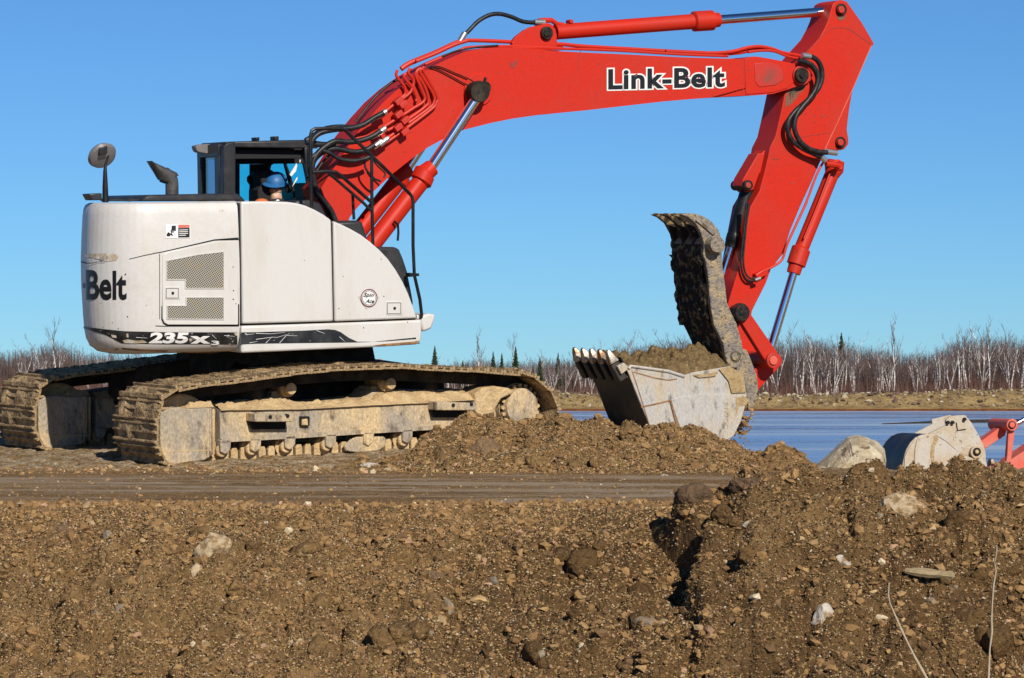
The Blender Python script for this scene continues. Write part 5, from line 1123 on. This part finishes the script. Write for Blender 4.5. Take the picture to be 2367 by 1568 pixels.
MB().tube([idl+Vector((.08, .1, 0)), idl+Vector((.08, .42, 0))], .34, 36).build('idler', 'mud', sf, bevel=.02)
lumpy('caked_mud', gp.data.vertices[0].co.x, X('z3', [(1965, 700)], FY, FUN)[0][0], lambda x: (X('z3', [(1700, 702)], FY, FUN)[0][1],)*2, FY-.05, FY+.25, .06, 'mud', sf, 18)
# rollers
def roller(c, r, y0, y1, nm, k='z4', bracket=True):
    p = L(k, [c], y0, FUN)[0]; prof = [(0, r*.62), (.012, r*.7), (.02, r*.62), (.06, r*.6), (.062, r), (.11, r), (.115, r*.8), (.2, r*.8), (.205, r), (.25, r), (.26, r*.6), (y1-y0, r*.6)]
    o = MB().tube([Vector((p.x, y0+a, p.z)) for a, b in prof], [b for a, b in prof], 22).build(nm, 'mud', sf, smooth=30)
    if bracket: MB().prism([(p.x-.03, p.z-.005), (p.x+.02, p.z-.03), (p.x+.06, p.z), (p.x+.075, p.z+.02), (p.x+.08, p.z+.10), (p.x-.03, p.z+.10)], y0-.03, y0+.05).build('roller_bracket', 'mudsteel', sf, bevel=.008)
    return o
for c in ((-60, 842), (155, 828), (400, 812), (690, 800), (960, 785), (1235, 765), (1480, 750)): roller(c, .082, FY+.03, FY+.50, 'track_roller')
for c in ((437, 400), (1147, 364)):
    roller(c, .078, FY+.10, FY+.50, 'carrier_roller', bracket=False)
    MB().prism(X('z4', [(c[0]-150, c[1]+110), (c[0]-140, c[1]+20), (c[0]-110, c[1]+12), (c[0]-40, c[1]+60), (c[0]-5, c[1]+72), (c[0]-5, c[1]+115)], FY+.25, FUN), FY+.25, FY+.5).build('roller_bracket', 'mud', sf, bevel=.01)
MB().prism(X('z4', [(812, 800), (862, 758), (900, 742), (1090, 738), (1108, 752), (1104, 808), (1060, 838), (990, 850), (880, 852), (822, 840)], FY+.02, FUN), FY+.02, FY+.05).build('chain_guard', 'mudsteel', sf, bevel=.01)
# steps on the frame
for pts in ([(162, 575), (432, 590), (432, 634), (162, 634)], [(1458, 492), (1740, 500), (1740, 552), (1458, 552)]):
    a = X('z4', pts, FY-.1, FUN); MB().prism(a, FY-.13, FY+.05).build('step', 'mudsteel', sf, bevel=.008)
    b = [(p[0], p[1]-.09) for p in a]; MB().prism([(b[0][0], a[3][1]+.0), (b[1][0], a[2][1]), (b[1][0]-.01, a[2][1]-.07), (b[0][0]+.05, a[3][1]-.075)], FY-.012, FY+.06).build('step_shadow', 'gap', sf, smooth=0)  # black slab paints the shadow each step casts on the frame
    for t in (.4, .86):
        MB().cyl((a[0][0]+(a[1][0]-a[0][0])*t, FY-.136, (a[0][1]+a[3][1])/2), (a[0][0]+(a[1][0]-a[0][0])*t, FY-.1, (a[0][1]+a[3][1])/2), .018, 12).build('step_hole', 'gap', sf)
MB().prism(X('z4', [(502, 596), (564, 596), (564, 664), (502, 664)], FY-.004, FUN), FY-.004, FY+.05).build('tie_hole', 'gap', sf, smooth=0)
MB().prism(X('z4', [(512, 618), (550, 612), (556, 660), (510, 660)], FY-.02, FUN), FY-.02, FY+.02).build('tie_lug', 'mud', sf, bevel=.006)
# sprocket and final drive
sc_ = L('z4', [(2040, 525)], FY+.12, FUN)[0]
def spk():
    pts = []; nt_ = 21
    for i in range(nt_*4):
        a = 2*math.pi*i/(nt_*4); r = (.315, .315, .365, .365)[i % 4]; pts.append((sc_.x+r*math.cos(a), sc_.z+r*math.sin(a)))
    return MB().prism(pts, sc_.y+.10, sc_.y+.16).build('sprocket', 'mud', sf, bevel=.006)
spk(); 
MB().tube([Vector((sc_.x, sc_.y+d, sc_.z)) for d in (-.10, -.09, -.03, -.02, .1)], [.15, .175, .185, .22, .23], 36).build('final_drive', 'mudsteel', sf, smooth=30)
MB().cyl((sc_.x, sc_.y-.032, sc_.z), (sc_.x, sc_.y, sc_.z), .216, 36).build('drive_ring', 'under', sf)
for i in range(20):
    a = 2*math.pi*i/20; MB().cyl((sc_.x+.2*math.cos(a), sc_.y-.06, sc_.z+.2*math.sin(a)), (sc_.x+.2*math.cos(a), sc_.y, sc_.z+.2*math.sin(a)), .019, 6).build('bolt', 'mud', sf)
MB().prism(X('z4', [(1745, 430), (1800, 392), (1880, 380), (1990, 395), (2020, 430), (1930, 470), (1890, 540), (1900, 620), (1800, 640), (1740, 560)], FY-.02, FUN), FY-.02, FY+.3).build('drive_housing', 'mud', sf, bevel=.02, seg=3)
# the far pair is a copy of the near pair
def copy_tree(o, parent, dy=0):
    c = o.copy(); COL.objects.link(c); c.parent = parent
    for ch in [x for x in bpy.data.objects if x.parent == o]: copy_tree(ch, c)
    return c
GA = 2.42; off = Matrix.Rotation(R(9), 3, 'Z') @ Vector((0, GA, 0))
for o in (trk, sf): c = copy_tree(o, EX); c.location = o.location+off
# car body and turntable
U(MB().prism([(-.75, .38), (.75, .38), (.62, .98), (-.62, .98)], -.75, .75).build('car_body', 'under', EX, bevel=.03))
leg = MB()
for sx in (-1, 1):
    for sy in (-1, 1):
        a = Vector((sx*.45, sy*.5, .62)); b = Vector((sx*1.05, sy*1.15, .50)); d = (b-a).normalized(); n = d.cross(Vector((0, 0, 1))).normalized()
        leg = MB(); leg.obox((a+b)/2, (b-a)*.55, n*.22, Vector((0, 0, .17))); U(leg.build('cross_leg', 'under', EX, bevel=.03))
MB().tube([(0, 0, .96), (0, 0, 1.0), (0, 0, 1.02), (0, 0, pz+.08)], [.6, .66, .62, .62], 48).build('turntable', 'under', EX, bevel=.01)
# ================================================================== operator
def skin(name, V, E, m, parent=None, sub=2, root=0):
    me = bpy.data.meshes.new(name); me.from_pydata([v[:3] for v in V], E, []); o = bpy.data.objects.new(name, me); COL.objects.link(o)
    md = o.modifiers.new('skin', 'SKIN'); sv_ = me.skin_vertices[0].data
    for i, v in enumerate(V): sv_[i].radius = (v[3], v[4] if len(v) > 4 else v[3]); sv_[i].use_root = i == root
    s_ = o.modifiers.new('sub', 'SUBSURF'); s_.levels = s_.render_levels = sub
    me.materials.append(M[m]); md.use_smooth_shade = True
    if parent: o.parent = parent
    return o
hc = L('A', [(1335, 830)], .80)[0]
PB = Matrix.Translation(hc)         # person frame: origin = head centre, axes of the house; faces backwards left, x = forward of machine
per = empty('person', FH @ PB); tag(per, 'person in blue hard hat and orange vest sitting in the cab, head turned back', 'person')
V = [(0.02, 0, -.72, .15, .13), (0.02, 0, -.5, .14, .12), (0, 0, -.33, .16, .11), (0, 0, -.24, .10, .08), (-.005, 0, -.16, .055), (-.01, 0, -.09, .06), (-.012, 0, -.01, .086, .08), (-.005, 0, .055, .078, .074),
     (.0, -.17, -.27, .055), (.05, -.23, -.48, .045), (.24, -.2, -.56, .036), (.32, -.18, -.55, .028),
     (.0, .17, -.27, .055), (.05, .23, -.48, .045), (.24, .2, -.56, .036), (.32, .18, -.55, .028),
     (.12, -.11, -.78, .085), (.48, -.13, -.76, .065), (.56, -.13, -1.12, .05), (.64, -.13, -1.18, .045), (.12, .11, -.78, .085), (.48, .13, -.76, .065), (.56, .13, -1.12, .05), (.64, .13, -1.18, .045),
     (-.05, -.075, -.015, .018), (-.066, -.098, -.035, .015), (-.03, -.06, -.075, .03)]
E = [(0, 1), (1, 2), (2, 3), (3, 4), (4, 5), (5, 6), (6, 7), (3, 8), (8, 9), (9, 10), (10, 11), (3, 12), (12, 13), (13, 14), (14, 15), (0, 16), (16, 17), (17, 18), (18, 19), (0, 20), (20, 21), (21, 22), (22, 23), (6, 24), (24, 25), (5, 26)]
body = skin('body', V, E, 'skin', per)
for sy in (-1, 1):
    for j, (dy, ln, dz) in enumerate(((-.026, .06, 0), (-.009, .072, .004), (.009, .068, .003), (.026, .052, 0), (-.036, .04, -.015))):
        b0 = (.345, sy*.19+dy, -.55+dz); skin('finger', [(.33, sy*.19+dy*.6, -.55, .010), b0+(.009,), (b0[0]+ln*.5, b0[1], b0[2]-.008, .008), (b0[0]+ln*.75, b0[1], b0[2]-.03, .007)], [(0, 1), (1, 2), (2, 3)], 'skin', per, 1)
# clothing
skin('jacket', [(.02, 0, -.70, .175, .155), (.02, 0, -.5, .165, .14), (0, 0, -.34, .185, .13), (0, 0, -.235, .12, .09), (0, -.19, -.27, .07), (.05, -.25, -.48, .06), (.22, -.2, -.56, .048), (0, .19, -.27, .07), (.05, .25, -.48, .06), (.22, .2, -.56, .048)], [(0, 1), (1, 2), (2, 3), (3, 4), (4, 5), (5, 6), (3, 7), (7, 8), (8, 9)], 'jacket', per)
def ball(name, c, r, m, parent, sc=(1, 1, 1), cut=None, sub=3):
    bm = bmesh.new(); bmesh.ops.create_icosphere(bm, subdivisions=sub, radius=1)
    for v in bm.verts: v.co = Vector((v.co.x*r*sc[0], v.co.y*r*sc[1], v.co.z*r*sc[2]))
    if cut is not None: bmesh.ops.bisect_plane(bm, geom=bm.verts[:]+bm.edges[:]+bm.faces[:], plane_co=(0, 0, cut), plane_no=(0, 0, -1), clear_outer=True)
    me = bpy.data.meshes.new(name); bm.to_mesh(me); bm.free(); me.materials.append(M[m]); me.polygons.foreach_set('use_smooth', [True]*len(me.polygons))
    o = bpy.data.objects.new(name, me); COL.objects.link(o); o.location = c
    if parent: o.parent = parent
    return o
hat = ball('hard_hat', (0, 0, .042), .106, 'hat', per, (1.12, 1, 1.0), cut=0); hat.rotation_euler = (R(14), R(-10), R(40))
bmh = MB(); n = 32; v = []
for i in range(n):
    a = 2*math.pi*i/n; ext = .118 if abs(a-math.pi) > 1 else .118+.045*math.cos((a-math.pi)*1.5)
    for r, z in ((.098, .008), (ext, -.006), (ext, -.011), (.098, -.002)): v.append((r*math.cos(a)*1.1, r*math.sin(a)*.95, z))
bmh.add(v, [(4*i+j, 4*((i+1) % n)+j, 4*((i+1) % n)+(j+1) % 4, 4*i+(j+1) % 4) for i in range(n) for j in range(4)]).build('brim', 'hat', hat)
ball('hat_badge', (-.0, -.108, .055), .018, 'blackp', hat, (1, .5, 1), sub=2)
ball('ear_muff', (.095, -.085, -.02), .035, 'blackp', per, (1, .8, 1.2), sub=2)
sg = MB(); sg.tube([(.05, -.082, -.004), (0, -.094, -.006), (-.05, -.088, -.008), (-.08, -.06, -.008), (-.1, -.015, -.008)], .012, 8); sg.build('sunglasses', 'blackp', per)
ball('collar', (-.01, -.03, -.155), .085, 'jacket', per, (1.1, 1, .6), sub=2); ball('shirt', (-.02, -.09, -.145), .03, 'textw', per, (1, .6, .8), sub=2)
ball('vest', (-.19, -.1, -.145), .062, 'orange', per, (1.1, .8, .55)); ball('vest_trim', (-.185, -.115, -.165), .068, 'green', per, (1.1, .8, .3))
# ---- dirt in the bucket and crumbs dropping from it
def load():
    prof = X('z7', [(20, 1000), (22, 912), (120, 915), (190, 965), (260, 930), (300, 892), (420, 880), (520, 885), (600, 875), (680, 930), (745, 955), (752, 1000)], B0+.1)
    x0, x1 = prof[0][0]+.02, prof[-1][0]-.02; px = [p[0] for p in prof]; n, k = 110, 70; co = np.zeros(((n+1)*(k+1), 3)); zb = min(prof[0][1], prof[-1][1])-.05; idx = 0
    for i in range(n+1):
        x = x0+(x1-x0)*i/n; z = np.interp(x, px, [p[1] for p in prof])
        for j in range(k+1):
            t = j/k; y = B0+.03+(B1-B0-.06)*t; ed = math.sin(math.pi*min(1, max(0, t)))**.5; e2 = min(1, min(i, n-i)/6)
            co[idx] = (x, y, zb+(z-zb)*ed*e2+float(clods(np.array(x+3), np.array(y*1.0), .12))*ed*e2); idx += 1
    f = np.array([(i*(k+1)+j, (i+1)*(k+1)+j, (i+1)*(k+1)+j+1, i*(k+1)+j+1) for i in range(n) for j in range(k)])
    o = rawmesh('dirt_load', co, f, 'load'); o.matrix_world = FH; tag(o, 'heaped brown dirt filling the raised excavator bucket', 'dirt', kind='stuff')
load()
P = P3('z7', [(x, y) for x, y in [(780, 1410), (800, 1430), (820, 1450), (795, 1460), (815, 1480), (830, 1500), (800, 1510), (822, 1530), (840, 1520), (785, 1440), (810, 1495), (835, 1470), (850, 1325), (860, 1300), (808, 1545), (826, 1556), (770, 1425), (790, 1475), (845, 1548)]], .1)
P = [FH @ p for p in P]; o = stones('falling_dirt', np.array([p.x for p in P]), np.array([p.y for p in P]), np.array([p.z for p in P]), RNG.uniform(.004, .014, len(P)), palette(len(P), P1)); tag(o, 'crumbs of dirt dropping below the heel of the bucket', 'dirt', kind='stuff')
# ================================================================== second excavator at the right edge
F2 = Matrix.Translation((0, 38.5, 0)) @ Matrix.Rotation(R(12), 4, 'Z')
g0 = loc(F2, *q('F', [(1300, 1300)])[0], 0); F2 = F2 @ Matrix.Translation((g0.x, 0, -1.0))
E2 = empty('excavator', F2); tag(E2, 'second excavator mostly out of frame, pale bucket and faded red linkage behind the mound', 'excavator')
W = .95
shell = [(500, 1400), (488, 1200), (495, 1060), (520, 930), (560, 810), (620, 710), (700, 630), (790, 590), (880, 575), (960, 580), (1050, 620)]
fx = X('F', shell, 0, F2); inn2 = [tuple(Vector(p)+(Vector(X('F', [(1000, 1100)], 0, F2)[0])-Vector(p)).normalized()*.03) for p in fx]
b2 = MB().prism(fx+inn2[::-1], .02, W-.02).build('bucket', 'bucketdark', E2, smooth=50)
sp2 = shell+[(1090, 650), (1160, 690), (1290, 800), (1400, 880), (1540, 935), (1640, 980), (1700, 1180), (1700, 1400)]
for y in (0, W-.04): MB().prism(X('F', sp2, 0, F2), y, y+.04).build('side_plate', 'bucket2', b2, bevel=.008)
for pg in ([(520, 1200), (530, 930), (600, 780), (695, 655), (680, 800), (655, 1090), (650, 1200)], [(670, 1200), (690, 820), (720, 660), (900, 600), (980, 610), (940, 750), (910, 1090), (910, 1200)]):
    MB().prism(X('F', pg, -.02, F2), -.02, .005).build('wear_plate', 'bucket2', b2, bevel=.006)
lumps('caked_mud', 'F', [(700, 630), (790, 590), (880, 575), (960, 580), (1050, 620), (620, 700)], .02, .03, 'stones', b2, 70, 9, .8) if False else None
lumps2 = ribbon('mud_streak', 'F', [(1000, 600), (1020, 660), (965, 760), (955, 900), (970, 1080)], (9, 7), plane_fn(-.006, F2), 'mudpatch', b2)
MB().prism(X('F', [(900, 575), (1180, 432), (1160, 405), (1168, 360), (1230, 308), (1330, 292), (1465, 288), (1560, 400), (1660, 570), (1745, 740), (1778, 850), (1782, 960), (1800, 1060), (1830, 1200), (1700, 1200), (1600, 960), (1370, 870), (1160, 690), (1050, 620)], .12, F2), .12, .17).build('bucket_ear', 'bucket2', b2, bevel=.008)
MB().prism(X('F', [(900, 575), (1180, 432), (1168, 360), (1465, 288), (1745, 740), (1830, 1200), (1600, 960), (1160, 690)], .12, F2), W-.3, W-.25).build('bucket_ear', 'bucket2', b2, bevel=.008)
for c in ((1205, 400), (1275, 400), (1460, 350)): MB().cyl(L('F', [c], .08, F2)[0], L('F', [c], .08, F2)[0]+Vector((0, .06, 0)), .022, 8).build('bolt', 'gap', b2)
ribbon('ear_mark', 'F', [(1325, 400), (1335, 480), (1350, 522), (1470, 505)], 2.6, plane_fn(.115, F2), 'gap', b2)
def pin2(nm, c, r, y0, y1, m, par): p = L('F', [c], y0, F2)[0]; return MB().cyl(p, Vector((p.x, y1, p.z)), r, 26).build(nm, m, par, bevel=.006)
pin2('boss', (1640, 860), .078, .06, W-.2, 'bucket2', b2); pin2('pin', (1648, 850), .05, .04, W, 'under', b2); pin2('pin', (1648, 850), .024, .02, W, 'mud', b2)
def quad2(nm, pts, y0, y1, m='palered'): return MB().prism(X('F', pts, y0, F2), y0, y1).build(nm, m, E2, bevel=.008)
l1 = quad2('bucket_link', [(1700, 690), (1980, 490), (2050, 470), (2100, 540), (2080, 600), (1765, 810)], .3, .5)
l2 = quad2('side_link', [(2130, 520), (2215, 520), (2225, 560), (2170, 1000), (2190, 1100), (2190, 1300), (2060, 1300), (2080, 1100), (2110, 900)], .14, .2)
quad2('side_link', [(2130, 520), (2215, 520), (2170, 1100), (2080, 1100)], .62, .68)
pin2('boss', (2190, 437), .075, .08, .75, 'palered', l2); pin2('pin', (2190, 437), .048, .06, .75, 'under', l2); pin2('pin', (2190, 437), .036, .05, .75, 'palered', l2)
pin2('boss', (2120, 1160), .07, .08, .75, 'palered', l2); pin2('pin', (2120, 1165), .035, .06, .75, 'under', l2)
quad2('stick', [(1840, 1165), (2040, 1045), (2120, 1040), (2180, 960), (2400, 820), (3400, 100), (3700, 500), (2700, 1300), (2200, 1400), (1840, 1300)], .25, .6)
A, B = L('F', [(2250, 420), (2480, 290)], .42, F2); r2 = MB().cyl(A, B, .03, 16).build('cylinder_rod', 'chrome', E2)
A, B = L('F', [(2480, 290), (3300, -180)], .42, F2); MB().cyl(A, B, .06, 20).build('cylinder_barrel', 'palered', E2)
o = rock(2287, 1078, 30, 44, 'pale', 'small pale rock between the pale bucket and the red linkage at right edge', seed=77); p_ = CAM+ray(2290, 1072)*41; o.location = p_
# ---- dry stems and wood in front
def stem(pts, Y, label, r=(.0035, .006)):
    P = []
    for i, (u, v) in enumerate(pts): P.append(CAM+ray(u, v)*(Y+.02*i))
    rs = [r[0]+(r[1]-r[0])*i/(len(P)-1) for i in range(len(P))]; rs = [x*(1+.25*math.sin(i*2.1)) for i, x in enumerate(rs)]
    o = MB().tube(P, rs, 6).build('plant_stem', 'stem'); tag(o, label, 'plant stem')
stem([(2304, 1262), (2303, 1280), (2299, 1300), (2302, 1320), (2297, 1350), (2294, 1390), (2292, 1430), (2293, 1460), (2288, 1500), (2286, 1540), (2284, 1600)], 15.6, 'tall straight dry stem standing near the right edge')
stem([(2055, 1348), (2053, 1375), (2057, 1395), (2070, 1425), (2083, 1455), (2100, 1490), (2115, 1520), (2132, 1550), (2160, 1600)], 15.6, 'leaning dry stem left of the tall straight one')
def wood():
    a, b = hit(2090, 1328), hit(2205, 1340); a = a+Vector((0, -.03, .02)); b = b+Vector((0, -.03, .02)); P = [a.lerp(b, t) for t in (0, .2, .45, .7, .95, 1)]
    tag(MB().tube(P, [.012, .022, .026, .02, .024, .01], 7).build('wood_strip', 'wood'), 'short flat strip of yellowish wood lying on the right mound', 'wood')
wood()
# ================================================================== woods on the far shore
def tube_arr(P, rs, n=3):
    V = []; F = []
    for i, p in enumerate(P):
        for k in range(n):
            a = 2*math.pi*k/n; V.append((p[0]+rs[i]*math.cos(a), p[1]+rs[i]*math.sin(a), p[2]))
    for i in range(len(P)-1):
        for k in range(n): F.append((i*n+k, i*n+(k+1) % n, (i+1)*n+(k+1) % n, (i+1)*n+k))
    return V, F
M['birch'] = mat('white_birch_bark', (.76, .71, .66), (.30, .25, .23), rough=.8, scale=1.2, bump=0, fine=.1, stretch=(1, 1, 3))
M['twig'] = mat('bare_grey_twigs', (.17, .125, .115), (.09, .065, .06), rough=.9, scale=.8, bump=0, fine=.1)
M['twigd'] = mat('bare_purple_brown_twigs', (.115, .07, .058), (.07, .047, .04), rough=.9, scale=.5, bump=0, fine=.1)
M['spruce'] = mat('dark_spruce_needles', (.03, .05, .022), (.05, .07, .03), rough=.9, scale=1.5, bump=0, fine=.2)
M['bark'] = mat('brown_bark', (.12, .08, .06), rough=.9, bump=0, fine=.1)
def birch(seed, lean, fork, m='birch', open_=1.0):
    rn = random.Random(seed); T = MB(); Cn = MB()
    def grow(mb, p, d, ln, r, lvl, sink):
        P = [p]; rs = [r]; q_ = p
        for i in range(4):
            d = (d+Vector((rn.gauss(0, .11), rn.gauss(0, .11), .06))).normalized(); q_ = q_+d*ln/4; P.append(q_); rs.append(r*(1-.2*(i+1)))
        v, f = tube_arr(P, rs, 4 if lvl == 0 else 3); mb.add(v, f)
        if lvl < 3:
            nb = (9, 5, 3)[lvl]
            for k in range(nb):
                t = rn.uniform(.25 if lvl == 0 else .2, 1); i = min(int(t*4), 3); b = P[i].lerp(P[i+1], t*4-i); a = rn.uniform(0, 6.28); sp = (.55, .7, .8)[lvl]*open_
                dd = (d*.9+Vector((math.cos(a), math.sin(a), .25))*sp).normalized(); grow(T if (lvl == 0 and rn.random() < .35) else Cn, b, dd, ln*rn.uniform(.28, .5)*(1.15-t*.4), max(r*(.42 if lvl == 0 else .5), .007), lvl+1, 0)
    base = Vector((0, 0, -.4))
    for k in range(fork):
        a = rn.uniform(0, 6.28); grow(T, base+Vector((rn.gauss(0, .1), rn.gauss(0, .1), 0)), Vector((lean*math.cos(a)+rn.gauss(0, .04), .3*lean*math.sin(a), 1)).normalized(), 7.0*rn.uniform(.75, 1), .10, 0, 0)
    t = T.build('trunk', m, None, smooth=60); c = Cn.build('crown', 'twig' if m == 'birch' else 'twigd', None, smooth=60); return t, c
prot = [birch(s, l, f) for s, l, f in ((1, .05, 1), (2, .12, 1), (3, .3, 2), (4, .2, 2), (5, .34, 3), (6, .08, 1), (7, .22, 1))]
darkp = [birch(s, l, f, 'bark') for s, l, f in ((11, .05, 1), (12, .12, 2), (13, .15, 1))]
tallp = [birch(s, l, 1, 'birch', .55) for s, l in ((21, .02), (22, .05))]
used_p = set()
def tree_obj(name, proto, x, y, h, label, cat, group=None, rz=None):
    r = empty(name); z = float(ground_h(x, y)); r.location = (x, y, z); s = h/6.8; r.scale = (s*1.0, s, s); r.rotation_euler.z = random.uniform(0, 6.28) if rz is None else rz
    for o in proto:
        if o.name in used_p or o.data.name+'_' in used_p: c = o.copy(); COL.objects.link(c)
        else: c = o
        used_p.add(o.name); c.parent = r
    return tag(r, label, cat, group)
TOPU = [-150, 0, 60, 130, 200, 300, 500, 700, 900, 960, 1040, 1100, 1180, 1260, 1340, 1420, 1480, 1560, 1640, 1720, 1780, 1860, 1960, 2040, 2100, 2160, 2210, 2290, 2367, 2550]
TOPV = [800, 806, 800, 782, 806, 812, 830, 840, 846, 842, 838, 822, 834, 826, 822, 800, 792, 780, 778, 775, 776, 770, 784, 800, 812, 806, 775, 768, 775, 770]
def topz(u, y, d=0): return CAMZ+(HZ-np.interp(u, TOPU, TOPV)-d)*y/FU
def tlabel(u, i):
    reg = [(420, 'at far left behind the crawler tracks'), (1300, 'between the white housing and the bucket teeth'), (1500, 'right behind the bucket teeth'), (1720, 'behind the loaded bucket and thumb'), (1850, 'just right of the red bucket linkage'), (2000, 'beside the dark spruce among the birches'), (2140, 'around the tallest lone birch'), (9999, 'near the right edge above the pale bucket')]
    r = next(t for k, t in reg if u < k)
    if i % 9 == 0: n, c, g = 'dark stemmed bare tree', 'tree', 'dark bare trees '
    else:
        k = i % len(prot); n = ('straight slim white birch', 'slightly leaning white birch', 'wide forked white birch', 'narrow twin stemmed birch', 'clump of splayed white birch stems', 'upright pale birch', 'leaning pale birch')[k]; c = 'birch'; g = n.replace('clump of', 'clumps of')+(' trees ' if n.endswith('stems') else 'es ')
    return n+' '+r, c, (g+r)
for i in range(262):
    y = random.uniform(362, 372) if i % 4 else random.uniform(372, 382)
    u = random.uniform(880, 2450) if i % 6 else random.uniform(-60, 420)
    if i < 30: u = random.uniform(1300, 2400)
    x = (u-CU)/FU*y; zt_ = topz(u, y); h = max(2.5, (zt_-float(ground_h(x, y)))*random.uniform(.72, 1.03))
    tree_obj('birch_tree', prot[i % len(prot)] if i % 9 else darkp[(i//9) % 3], x, y, h, *tlabel(u, i))
for u, v, lab in ((2065, 742, 'tallest thin birch rising alone above the woods right of centre'), (1105, 770, 'tall pale birch above the low woods just right of the white housing'), (2285, 748, 'tall pale birch near the right edge of the woods'), (2215, 765, 'tall birch left of the tallest one near the right edge'), (1190, 800, 'slim pale birch above the right end of the crawler track'), (130, 776, 'tall pale birch above the woods at far left')):
    y = 364; x = (u-CU)/FU*y; h = CAMZ+(HZ-v)*y/FU-float(ground_h(x, y)); tree_obj('birch_tree', tallp[u % 2], x, y, h*1.06, lab, 'birch', rz=1.)
def spruce(seed):
    rn = random.Random(seed); T = MB(); v, f = tube_arr([Vector((0, 0, -.4)), Vector((0, 0, 3)), Vector((0, 0, 6.8))], [.1, .07, .01], 5); T.add(v, f); C_ = MB()
    for i in range(420):
        t = rn.random()**.8; z = .6+6.1*t; r = (1.25*(1-t)**.9+.06)*rn.uniform(.5, 1.1); a = rn.uniform(0, 6.28); d = Vector((math.cos(a), math.sin(a), -.25)); s = Vector((-math.sin(a), math.cos(a), 0)); p = Vector((0, 0, z)); w_ = .16*(1.2-t)
        C_.add([p, p+d*r*.6+s*w_, p+d*r, p+d*r*.6-s*w_+Vector((0, 0, -.1)), p+d*r*.5+Vector((0, 0, .12))], [(0, 1, 2), (0, 2, 3), (0, 4, 2)])
    return T.build('trunk', 'bark', None), C_.build('crown', 'spruce', None, smooth=0)
sp_ = [spruce(1), spruce(2)]
for i, (u, v, lab) in enumerate(((1005, 799, 'lone pointed dark spruce standing clear just right of the white housing'), (1160, 816, 'dark spruce in the middle of the low woods above the crawler track'), (1192, 800, 'thin dark spruce top right of the middle one'), (1248, 824, 'dark spruce nearest left of the bucket teeth'), (1945, 768, 'dark spruce top poking out of the birches right of the red linkage'), (1140, 812, 'narrow spruce left of the middle one'), (1070, 832, 'small spruce right of the lone pointed one'), (1290, 815, 'small spruce just behind the bucket tooth tips'))):
    y = 360+i*.7 if u != 1945 else 383; x = (u-CU)/FU*y; h = CAMZ+(HZ-v)*y/FU-float(ground_h(x, y)); tree_obj('spruce_tree', sp_[i % 2], x, y, h*1.0, lab, 'spruce')
# thicket: one dense mass of bare stems and twigs
def thicket(name, n, yr, hr, rr, m, lab, seed, tw=6, ur=(-1500, 3900)):
    rn = np.random.default_rng(seed); y = rn.uniform(*yr, n); u = rn.uniform(*ur, n); x = (u-CU)/FU*y; z = ground_h(x, y); H = (CAMZ+(HZ-np.interp(u, TOPU, TOPV))*y/FU-z)*rn.uniform(*hr, n)
    H = np.maximum(H, .5); V = []; k = 1+tw
    bx, by, bz, ex, ey, ez, ra = [], [], [], [], [], [], []
    lx, ly = rn.normal(0, .07, n)*H, rn.normal(0, .05, n)*H
    bx.append(x); by.append(y); bz.append(z-.1); ex.append(x+lx); ey.append(y+ly); ez.append(z+H); ra.append(rn.uniform(*rr, n))
    for j in range(tw):
        t = rn.uniform(.3, .98, n); a = rn.uniform(0, 6.28, n); l = H*rn.uniform(.1, .26, n)*(1.15-t)*1.5; sx, sy, sz = x+lx*t, y+ly*t, z+H*t
        bx.append(sx); by.append(sy); bz.append(sz); ex.append(sx+np.cos(a)*l*.6); ey.append(sy+np.sin(a)*l*.6); ez.append(sz+l*.9); ra.append(np.full(n, rr[0]*.5))
    bx, by, bz, ex, ey, ez, ra = [np.concatenate(q_) for q_ in (bx, by, bz, ex, ey, ez, ra)]
    an = rn.uniform(0, 6.28, len(bx)); co = np.empty((len(bx), 4, 3))
    for c_ in range(3): co[:, c_, 0] = bx+ra*np.cos(an+c_*2.09); co[:, c_, 1] = by+ra*np.sin(an+c_*2.09); co[:, c_, 2] = bz
    co[:, 3] = np.stack([ex, ey, ez], -1); f = (np.array([(0, 1, 3), (1, 2, 3), (2, 0, 3)])[None]+(np.arange(len(bx))*4)[:, None, None]).reshape(-1, 3)
    return tag(rawmesh(name, co.reshape(-1, 3), f, m, False), lab, 'woods', None, 'stuff')
M['brush'] = mat('reddish_brown_brush', (.15, .07, .05), (.09, .05, .038), rough=.9, scale=.4, bump=0, fine=.1)
thicket('thicket', 26000, (374, 400), (.45, .98), (.02, .07), 'twigd', 'dense purple brown mass of bare woods behind the birches', 3, 7)
thicket('thicket', 11500, (400, 430), (.7, 1.0), (.04, .12), 'twigd', 'far bare woods closing the gaps behind', 5, 5)
thicket('brush', 15000, (359, 368), (.12, .36), (.015, .035), 'brush', 'low reddish brown brush at the foot of the birches on the far bank', 4, 5)
rn_ = np.random.default_rng(8); n_ = 5200; y_ = 350+rn_.random(n_)**1.5*11; x_ = rn_.uniform(-62, 66, n_); r_ = .05*(7**(rn_.random(n_)**2.5)); z_ = ground_h(x_, y_); k_ = z_ > -2.35
tag(stones('shore_debris', x_[k_], y_[k_], z_[k_]+r_[k_]*.2, r_[k_], np.array([(.34, .26, .15), (.2, .14, .08), (.07, .05, .035), (.45, .38, .26), (.16, .10, .08)])[rn_.choice(5, int(k_.sum()))], flat=.6), 'stones, roots and dead grass tufts along the far bank', 'debris', None, 'stuff')
